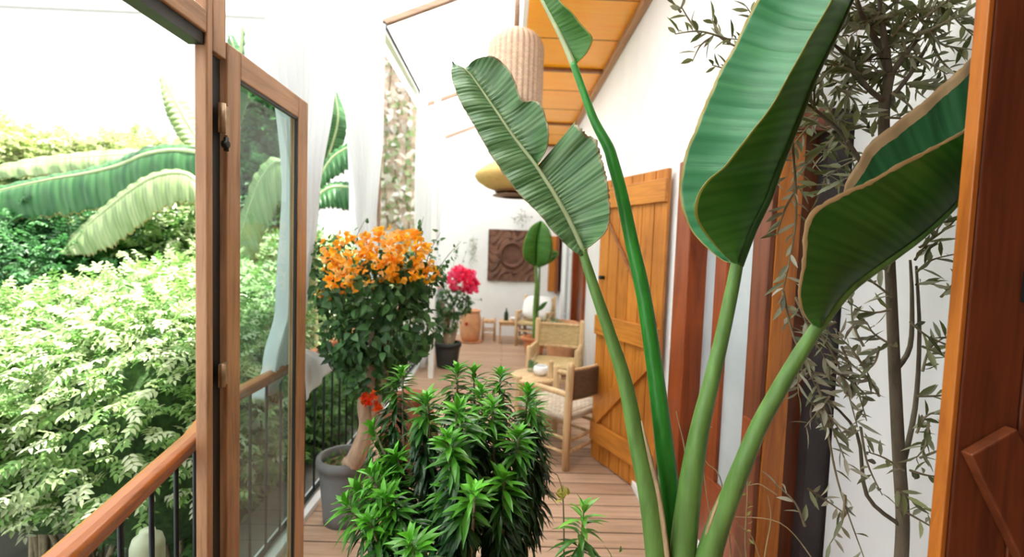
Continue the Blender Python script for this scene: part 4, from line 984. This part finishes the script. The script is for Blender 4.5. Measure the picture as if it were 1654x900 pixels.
MB().lathe([(.02, zc+.20), (rr*.4, zc+.17), (rr*.75, zc+.10), (rr*.97, zc+.02), (rr, zc-.02), (rr*.93, zc-.07), (rr*.72, zc-.13), (rr*.5, zc-.165), (rr*.48, zc-.16)], (ld.x, 5.2, 0), 96, lambda t_, z: .012*abs(math.sin(t_*24))).build('shade', wicker_gold, t)
MB().lathe([(rr*.5, zc-.165), (rr*.5, zc-.185), (rr*.47, zc-.185), (rr*.47, zc-.165)], (ld.x, 5.2, 0), 60).build('rim_band', beam_wood, t)
MB().lathe([(rr*.30, zc-.20), (rr*.55, zc-.215), (rr*.56, zc-.225), (rr*.3, zc-.235)], (ld.x, 5.2, 0), 60).build('lower_ring', rafter_wood, t)
mb = MB()
for k in range(3): a = k*2.09; mb.tube([(ld.x+rr*.48*math.cos(a), 5.2+rr*.48*math.sin(a), zc-.17), (ld.x+rr*.45*math.cos(a), 5.2+rr*.45*math.sin(a), zc-.21)], .004, 6)
mb.build('tie', rafter_wood, t)
MB().tube([(ld.x, 5.2, zc+.19), (ld.x, 5.2, roofz(ld.x))], .008, 10).build('cord', rafter_wood, t)

# ================================================================= OLIVE TREE
ot = thing('olive_tree', 'slender potted olive tree with grey green leaves against the near white wall', 'tree', (Q(1450, 985, 1.14).x, 1.14, .40))
def branch_leaves(P, D, n, Lf=.055, cols=None, nm='foliage', jit=.02):
    pass
OLC = [(.20, .22, .09), (.27, .29, .15), (.12, .14, .05), (.36, .37, .25)]
twP = []; lvP = []; lvD = []; lvN = []; lvC = []
def twig(a, b_, n, sag=.0, L=.05, r0_=.0035, cols=OLC, sp=.9):
    a = Vector(a); b_ = Vector(b_); mid_ = a.lerp(b_, .5)+Vector((random.uniform(-.02, .02), random.uniform(-.02, .02), sag+random.uniform(-.01, .02)))
    pts, rd = smooth_path([a, mid_, b_], [r0_, r0_*.7, r0_*.35], 6)
    twP.append((pts, rd))
    d = np.array((b_-a).normalized())
    for k in range(n):
        t_ = (k+.5)/n*(len(pts)-1); i0 = int(t_); p_ = pts[i0].lerp(pts[min(i0+1, len(pts)-1)], t_-i0)
        q = rv(1)[0]; q = q-d*(q@d); q /= np.linalg.norm(q)
        lvP.append(np.array(p_)); lvD.append(q*sp+d*.75+rng.normal(0, .12, 3)); lvN.append(rv(1)[0]+np.array([0, -.3, .6])); lvC.append(colvar(1, cols, .2)[0])
OY = 1.19
trunkP = [Q(1450,985,1.17), Q(1458,850,OY), Q(1452,740,OY), Q(1445,600,OY), Q(1438,440,OY), Q(1430,300,OY), Q(1428,180,OY), Q(1437,120,OY)]
MB().tube(trunkP, [.0165,.0155,.0145,.0135,.012,.012,.0125,.0115], 12, sub=5).build('trunk', olive_bark, ot)
brs = [([(1437,120),(1420,75),(1395,30),(1378,-20)], .009), ([(1437,120),(1428,60),(1420,0),(1412,-60)], .008), ([(1437,122),(1465,85),(1495,40),(1520,-20)], .008), ([(1430,165),(1400,140),(1370,95),(1345,70)], .007),
       ([(1430,170),(1470,120),(1500,70),(1540,0)], .006), ([(1445,600),(1470,560),(1473,480),(1470,420)], .007), ([(1456,760),(1478,660),(1485,540),(1480,430)], .007), ([(1430,330),(1370,230),(1320,180),(1290,160)], .006), ([(1456,850),(1400,800),(1384,700),(1330,640)], .006)]
mb = MB()
brp = []
for pts_, r_ in brs:
    q = [Q(x, y, OY+random.uniform(-.02, .03)) for x, y in pts_]; q[0] = Q(*pts_[0], OY)
    MB().tube(q, [r_, r_*.85, r_*.65, r_*.4], 9, sub=4).build('branch', olive_bark, ot); brp.append(q)
def tw(px0, py0, px1, py1, n, Y0=1.17, Y1=None, **k):
    f = 1.36 if px1 < 1350 and py1 < 330 else Y0+random.uniform(-.03, .04)
    twig(Q(px0, py0, max(Y0, f) if px0 < 1350 and py1 < 330 else Y0), Q(px1, py1, Y1 or f), n, **k)
random.seed(11)
# crown, dense right and centre
for q in brp[:5]+[brp[7]]:
    for k in range(6):
        i0 = random.randint(0, 2); a = q[i0].lerp(q[i0+1], random.random())
        v = Vector((random.uniform(-.14, .14), random.uniform(-.01, .10), random.uniform(-.04, .14)))
        if a.x+v.x > 1.16: v.x = -abs(v.x)
        twig(a, a+v, 16, L=.05)
for (x0,y0,x1,y1,n) in ((1400,150,1310,110,16),(1390,120,1300,60,16),(1370,230,1290,150,18),(1370,240,1270,180,18),(1350,220,1300,270,18),(1400,250,1330,290,16),(1400,280,1310,320,16),(1380,200,1330,250,18),
                        (1400,320,1300,300,16),(1390,300,1350,360,16),(1330,180,1270,250,16),(1480,60,1560,30,16),(1500,50,1570,80,16),(1460,90,1530,120,14),(1490,30,1570,-20,14),(1440,60,1500,10,14),(1470,140,1540,160,12),(1440,0,1500,50,12),(1510,80,1565,140,12),(1430,190,1490,210,7),(1440,150,1480,240,7),(1530,0,1575,60,14),(1420,20,1370,60,14),(1360,100,1320,160,16),(1350,140,1390,190,14),(1410,220,1370,180,16)):
    tw(x0, y0, x1, y1, n)
# left spray over the white wall
for (x0,y0,x1,y1,n) in ((1290,95,1175,62,14),(1290,100,1195,100,12),(1180,65,1090,55,12),(1150,60,1118,100,5),(1200,80,1150,30,9),(1230,60,1205,10,8),(1290,150,1180,130,12),(1200,110,1150,105,8),(1100,20,1072,-25,6),(1130,55,1100,10,4)):
    tw(x0, y0, x1, y1, n, 1.36, 1.36)
tw(1330, 160, 1285, 100, 8, 1.2, 1.36)
# weeping sprays left of the trunk
PALE = [(.30, .31, .20), (.38, .38, .27), (.2, .22, .12), (.48, .47, .36)]
weep = ((1280,230,1265,470,16),(1265,470,1330,650,22),(1330,650,1395,900,8),(1300,500,1385,690,18),(1390,690,1425,800,10),(1360,560,1400,680,16),(1320,620,1372,760,14),(1285,480,1345,600,18),(1345,600,1400,640,16),
        (1400,600,1350,540,14),(1420,640,1340,560,14),(1300,560,1290,640,12),(1310,650,1360,700,12),(1305,790,1365,830,10),(1365,800,1340,880,8),(1300,850,1250,780,5),(1270,250,1240,300,6),(1290,300,1255,380,8),(1330,540,1300,460,10),
        (1350,520,1290,560,14),(1370,640,1310,600,14),(1395,560,1375,480,12),(1420,560,1385,610,12),(1340,640,1300,690,12))
for (x0,y0,x1,y1,n) in weep: tw(x0, y0, x1, y1, n, 1.14, 1.16, cols=PALE)
# right side sprays by the dark door
for (x0,y0,x1,y1,n) in ((1480,440,1545,410,8),(1480,460,1550,470,8),(1478,420,1530,350,10),(1485,400,1560,330,10),(1470,520,1540,560,10),(1490,560,1545,600,12),(1490,600,1535,540,10),(1480,700,1540,660,12),(1485,740,1530,700,12),(1470,760,1540,770,10),(1460,760,1400,730,6),(1450,790,1500,830,8),(1480,640,1550,620,10),(1440,480,1390,450,8),(1440,500,1380,500,8),(1435,440,1400,380,10),(1445,560,1400,520,8),(1520,480,1560,430,8),(1450,820,1520,860,8),(1500,680,1480,740,10)):
    tw(x0, y0, x1, y1, n, 1.15, 1.14)
mb = MB()
for pts_, rd in twP: mb.tube(pts_, rd, 5, cap=False)
tg = mb.build('twig', twig_bark, ot); tg['kind'] = 'stuff'
lvP = np.array(lvP); lvP[:, 0] = np.minimum(lvP[:, 0], 1.17)
n = len(lvP); cloud('foliage', np.array(lvP), np.array(lvD), np.array(lvN), 0.049*rng.uniform(.7, 1.25, n), .0115*rng.uniform(.8, 1.3, n), np.array(lvC), leaf_olive, ot, 'lance', .1)
# pot of the olive
oc = (Q(1450, 985, 1.14).x-.02, 1.14, 0)
t = thing('terracotta_pot', 'terracotta pot at the bottom edge holding the olive tree', 'pot', oc)
pot(t, dark_terracotta, oc, .185, .44)
MB().tube([(oc[0]+.02, 1.14, .38), trunkP[0]], .02, 10).build('trunk', olive_bark, ot)
# dry grass wisps
dg = thing('dry_grass_tuft', 'dry wispy grass stems rising behind the bird of paradise stalks', 'grass', Q(1215, 985, 1.25))
for pts_ in (((1180,1000),(1140,790),(1136,700),(1150,690)),((1190,1000),(1168,790),(1140,745),(1130,700)),((1230,1000),(1205,900),(1207,800),(1206,745)),((1240,1000),(1190,880),(1180,860),(1182,850)),
             ((1340,960),(1310,900),(1260,845),(1188,835)),((1255,800),(1240,790),(1225,782),(1208,785)),((1112,780),(1105,720),(1098,690),(1092,665)),((1250,1000),(1220,880),(1195,850),(1175,820)),((1225,1000),(1235,900),(1245,840),(1240,800))):
    MB().tube([Q(x, y, 1.25) for x, y in pts_], [.0022, .0018, .0015, .0007], 6, sub=5).build('stem', dry_straw, dg)
P = np.array([Q(1206+random.uniform(-3, 3), 750+k*12, 1.25) for k in range(12)]); cloud('seed_leaf', P, rv(12)+np.array([0, 0, .4]), rv(12), np.full(12, .02), np.full(12, .007), colvar(12, [(.4, .4, .12)]), leaf_small, dg)

# ================================================================= GARDEN
GZ = -1.3
g = MB().box((-30, -3, GZ-.2), (-1.5, 30, GZ)).build('garden_ground', garden_soil); struct(g)
struct(MB().box((-1.45, -1.5, GZ), (-1.13, BY+.2, -.10)).build('retaining_wall', plain('grey_render', (.22, .21, .19), .9, .2, 5, .2)))
lowwall = MB().box((-2.6, .6, GZ), (-1.45, 2.4, -.55)).build('planter_wall', near_black); struct(lowwall)
# compound-leaved shrubs
def shrub(name, label, lobes, n, cols, Lf=.055, Wf=.024, leaflets=7, group=None, dens_top=.35, upb=.6, base=None, mt=leaf_small):
    """lobes: list of centre, radii; sprigs of paired leaflets over the outer surface"""
    c0 = lobes[0][0]
    t = thing(name, label, 'shrub', (base or (c0[0], c0[1], GZ)), group)
    w_ = np.array([r[0]*r[1]+r[2]*r[0] for c, r in lobes]); w_ = w_/w_.sum()
    ks = rng.choice(len(lobes), n, p=w_); v = rv(n); v[:, 2] = np.where(v[:, 2] < -.25, -v[:, 2], v[:, 2])
    C0 = np.array([lobes[k][0] for k in ks]); RR = np.array([lobes[k][1] for k in ks])
    P = C0 + v*RR*(1+.10*rng.normal(size=(n, 1)) - .12*rng.random((n, 1))**2)
    # keep only outside points
    keep = np.ones(n, bool)
    for i, (c, r) in enumerate(lobes):
        ins = (((P-np.array(c))/np.array(r))**2).sum(1) < .62; keep &= ~(ins & (ks != i))
    P = P[keep]; v = v[keep]; n = len(P)
    D = v*np.array([1, 1, .4])+rv(n)*.7+np.array([0, 0, -.15]); D /= np.linalg.norm(D, axis=1, keepdims=True)
    Nn = v*.5+np.array([0, 0, .8])+rv(n)*.35; Sd = np.cross(Nn, D); Sd /= np.linalg.norm(Sd, axis=1, keepdims=True); Nn = np.cross(D, Sd)
    PP = []; DD = []; NN = []; m_ = leaflets//2
    for k in range(m_):
        f = (k+.5)/m_*Lf*m_*.62
        for s in (-1, 1): PP.append(P+D*f); DD.append(Sd*s+D*.55+np.array([0, 0, -.15])); NN.append(Nn)
    PP.append(P+D*Lf*m_*.62); DD.append(D); NN.append(Nn)
    q = len(PP); PP = np.concatenate(PP); DD = np.concatenate(DD); NN = np.concatenate(NN)
    cc_ = np.tile(colvar(n, cols, .18), (q, 1)); m_ = len(PP)
    cloud('foliage', PP, DD, NN+.25*rv(m_), Lf*rng.uniform(.75, 1.2, m_), Wf*rng.uniform(.8, 1.2, m_), cc_, mt, t, 'ovate', .2)
    mb = MB()
    for c, r in lobes:
        for k in range(5):
            e = Vector(c)+Vector(rv(1)[0])*min(r)*.7; mb.tube([(c[0], c[1], GZ), (c[0]+random.uniform(-.1, .1), c[1], (GZ+c[2])/2), e], [.03, .02, .008], 6, sub=3, cap=False)
    mb.build('stem', twig_bark, t)
    # made-up solid core, inner shade in its colour, keeps the crown from being see-through
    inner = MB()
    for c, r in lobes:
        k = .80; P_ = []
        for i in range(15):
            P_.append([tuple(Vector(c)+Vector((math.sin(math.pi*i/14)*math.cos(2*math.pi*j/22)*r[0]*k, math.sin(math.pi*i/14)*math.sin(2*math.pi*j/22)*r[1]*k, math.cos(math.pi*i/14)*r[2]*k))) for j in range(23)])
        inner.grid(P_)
    inner.build('shade_core', plain('shade_core_green', (.03, .075, .015), .9, .4, 30, .8), t)
    return t
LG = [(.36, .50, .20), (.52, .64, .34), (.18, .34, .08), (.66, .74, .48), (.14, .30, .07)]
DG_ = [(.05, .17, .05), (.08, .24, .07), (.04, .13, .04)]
def C3(px, py, Y): p = Q(px, py, Y); return (p.x, p.y, p.z)
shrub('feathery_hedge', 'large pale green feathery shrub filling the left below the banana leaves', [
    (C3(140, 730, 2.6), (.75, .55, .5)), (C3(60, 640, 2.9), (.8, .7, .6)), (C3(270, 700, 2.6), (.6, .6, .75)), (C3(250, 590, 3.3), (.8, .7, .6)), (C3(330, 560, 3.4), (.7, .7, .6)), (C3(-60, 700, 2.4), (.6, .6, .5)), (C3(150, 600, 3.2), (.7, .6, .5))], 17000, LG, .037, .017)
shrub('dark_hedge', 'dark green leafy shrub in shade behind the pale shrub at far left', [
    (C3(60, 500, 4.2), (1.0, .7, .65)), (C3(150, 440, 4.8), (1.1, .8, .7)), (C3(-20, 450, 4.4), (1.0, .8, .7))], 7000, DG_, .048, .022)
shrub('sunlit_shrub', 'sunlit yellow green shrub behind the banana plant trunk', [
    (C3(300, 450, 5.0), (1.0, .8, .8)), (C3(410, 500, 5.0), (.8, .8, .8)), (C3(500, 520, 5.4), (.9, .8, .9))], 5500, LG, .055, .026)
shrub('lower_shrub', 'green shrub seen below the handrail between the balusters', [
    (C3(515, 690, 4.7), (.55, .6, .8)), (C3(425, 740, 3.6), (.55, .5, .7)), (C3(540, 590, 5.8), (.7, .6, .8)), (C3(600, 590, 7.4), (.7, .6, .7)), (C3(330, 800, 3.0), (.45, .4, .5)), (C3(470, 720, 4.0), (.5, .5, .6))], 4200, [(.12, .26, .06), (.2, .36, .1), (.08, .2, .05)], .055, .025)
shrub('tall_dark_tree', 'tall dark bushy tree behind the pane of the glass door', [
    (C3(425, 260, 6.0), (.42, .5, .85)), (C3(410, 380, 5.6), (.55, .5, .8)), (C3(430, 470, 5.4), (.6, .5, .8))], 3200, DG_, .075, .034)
shrub('pale_treeline', 'pale sunlit treetops along the far left skyline', [
    (C3(20, 300, 9), (1.3, .9, .9)), (C3(120, 290, 9.5), (1.3, .9, .75)), (C3(230, 285, 10), (1.2, .9, .8)), (C3(-60, 270, 9), (1.2, .9, 1.0))], 3200, [(.3, .4, .12), (.42, .5, .2), (.5, .52, .3)], .10, .045)

# bananas
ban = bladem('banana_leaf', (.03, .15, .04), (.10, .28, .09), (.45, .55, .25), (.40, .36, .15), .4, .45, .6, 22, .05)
ban_pale = bladem('banana_leaf_sunlit', (.28, .42, .16), (.50, .60, .32), (.6, .65, .35), (.5, .42, .2), .4, .5, .6, 26, .05)  # paler copy of the banana leaf, sunlight put into its colour
def banana(label, crown, leaves, group=None):
    c = Vector(crown); t = thing('banana_plant', label, 'plant', (c.x, c.y, GZ), group)
    MB().tube([(c.x+.05, c.y, GZ), (c.x, c.y, (GZ+c.z)/2), c], [.12, .10, .06], 16, sub=4).build('trunk', plain('banana_trunk', (.30, .30, .14), .6, .3, 8, .2, stretch=(1, 1, .2)), t)
    for mid_, e1, e2, mt, Y in leaves:
        A = [Q(*p) if len(p) == 3 else Q(*p, Y) for p in mid_]
        mb = MB()
        if e1: patch(mb, A, [Q(*p) if len(p) == 3 else Q(*p, Y-.12) for p in e1], .03, (0, -1, .3), 120, 12, .012, 14, .14)
        if e2: patch(mb, A, [Q(*p) if len(p) == 3 else Q(*p, Y+.2) for p in e2], .03, (0, -1, .3), 120, 12, .012, 14, .14)
        lf = mb.build('leaf', mt, t, thick=.002)
        MB().tube([c]+A, [.03]+[.022*(1-.8*i/len(A)) for i in range(len(A))], 8, sub=4).build('midrib', ribm, lf)
    return t
banana('banana plant with big arching leaves on the left side of the garden', Q(352, 262, 4.3), [
    ([(325,248),(280,243),(235,250),(190,268),(140,280),(80,290),(0,308),(-80,335)], [(325,300),(290,296),(260,308),(225,318),(180,338),(120,350),(40,360),(-80,372)], [(325,236),(280,232),(235,238),(190,256),(140,272),(80,283),(0,302),(-80,333)], ban, 4.2),
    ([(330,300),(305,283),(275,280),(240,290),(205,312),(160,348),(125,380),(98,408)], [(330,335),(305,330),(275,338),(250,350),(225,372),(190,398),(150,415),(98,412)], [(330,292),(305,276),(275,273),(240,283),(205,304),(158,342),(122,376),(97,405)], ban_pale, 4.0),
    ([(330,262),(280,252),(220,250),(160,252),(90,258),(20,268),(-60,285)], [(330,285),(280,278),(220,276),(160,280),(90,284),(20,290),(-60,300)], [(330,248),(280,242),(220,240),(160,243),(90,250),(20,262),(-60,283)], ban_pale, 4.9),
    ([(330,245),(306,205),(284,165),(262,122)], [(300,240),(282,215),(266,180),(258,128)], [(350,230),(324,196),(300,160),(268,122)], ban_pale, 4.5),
    ([(345,240),(372,180),(385,120),(372,60)], [(330,230),(356,170),(366,115),(368,58)], [(380,235),(402,165),(402,105),(380,60)], ban, 4.6),
    ([(350,250),(380,160),(388,90),(392,38)], None, [(352,252),(384,160),(396,80),(394,38)], ban, 4.5),
    ], )
banana('banana plant whose leaves show between the two nearer curtains', Q(500, 330, 4.4), [
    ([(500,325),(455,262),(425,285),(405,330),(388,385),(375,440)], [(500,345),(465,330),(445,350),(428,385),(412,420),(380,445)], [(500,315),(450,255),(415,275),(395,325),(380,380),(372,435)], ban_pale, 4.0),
    ([(500,330),(530,265),(560,240),(600,225)], [(502,340),(528,300),(562,278),(600,262)], [(498,320),(528,255),(560,232),(600,220)], ban, 4.3),
    ([(500,335),(530,305),(570,303),(610,310)], [(500,345),(530,338),(570,345),(610,352)], [(500,328),(530,297),(570,294),(610,303)], ban, 4.1),
    ([(505,320),(530,250),(545,195),(540,150)], [(500,320),(518,250),(530,195),(534,150)], [(512,320),(548,255),(562,200),(546,150)], ban, 4.6)])
# neighbour wall with vines, seen between curtains
nw0 = Q(598, 420, 9); nw1 = Q(672, 90, 9)
struct(MB().box((nw0.x, 9.0, GZ), (nw1.x+.3, 9.3, nw1.z+.6)).build('wall_neighbour', plain('pink_stone', (.88, .62, .5), .9, .3, 6, .6)))
n = 1500; P = np.stack([rng.uniform(nw0.x, nw1.x+.3, n), np.full(n, 8.95)-rng.random(n)*.12, GZ+.2+(nw1.z+.6-GZ)*rng.random(n)**1.7], 1)
vn = thing('climbing_vine', 'climbing vine covering the pink stone wall between the curtains', 'plant', (nw0.x, 8.95, GZ))
m_ = rng.random(n) < .85
cloud('foliage', P, rv(n)+np.array([0, 0, -.5]), rv(n)*.6+np.array([0, -1, .4]), .16*rng.uniform(.6, 1.2, n), .11*rng.uniform(.6, 1.2, n), colvar(n, [(.4, .46, .25), (.75, .75, .62), (.28, .38, .15), (.85, .75, .66), (.9, .85, .8)]), leaf_small, vn, 'ovate')
mb = MB()
for k in range(5):
    x = nw0.x+.1+k*.2; mb.tube([(x, 8.97, GZ), (x+.1, 8.96, 1), (x-.05, 8.96, 3), (x+.05, 8.96, 5)], .012, 6, sub=4)
mb.build('stem', twig_bark, vn)
# white house far off, with ledge
hw = thing('white_house', 'plain white neighbouring house with a thin roof ledge far behind the garden', 'building', (-11, 16, GZ))
pz = onY(130, 18, 16).z
MB().box((-19, 16, GZ), (-4.5, 22, pz)).build('wall', white_plaster, hw)
MB().box((-19.1, 15.85, pz), (-4.4, 22.1, pz+.12)).build('ledge', plain('ledge_grey', (.6, .58, .55), .8, .05, 4, .1), hw)
# thin aerial mast on the skyline
ma = Q(43, 192, 12); mb_ = Q(43, 260, 12)
t = thing('aerial_mast', 'thin grey aerial mast on the far left skyline', 'mast', (mb_.x, 12, GZ))
MB().tube([(mb_.x, 12, GZ), (ma.x, 12, ma.z)], .02, 8).tube([(ma.x-.25, 12, ma.z-.25), (ma.x+.25, 12, ma.z-.25)], .01, 6).build('mast', black_iron, t)
# pale canister on the low wall below the handrail
cx = onZ(240, 1010, -.55)
cx = Q(238, 872, 1.75)
t = thing('pale_canister', 'pale milky canister standing below the handrail at the lower left', 'canister', (cx.x, cx.y, -.55))
MB().lathe([(0, -.55), (.05, -.55), (.056, -.53), (.056, cx.z-.02), (.048, cx.z+.01), (.028, cx.z+.025), (.025, cx.z+.04), (0, cx.z+.042)], (cx.x, cx.y, 0), 36).build('canister_body', pale_plastic, t)
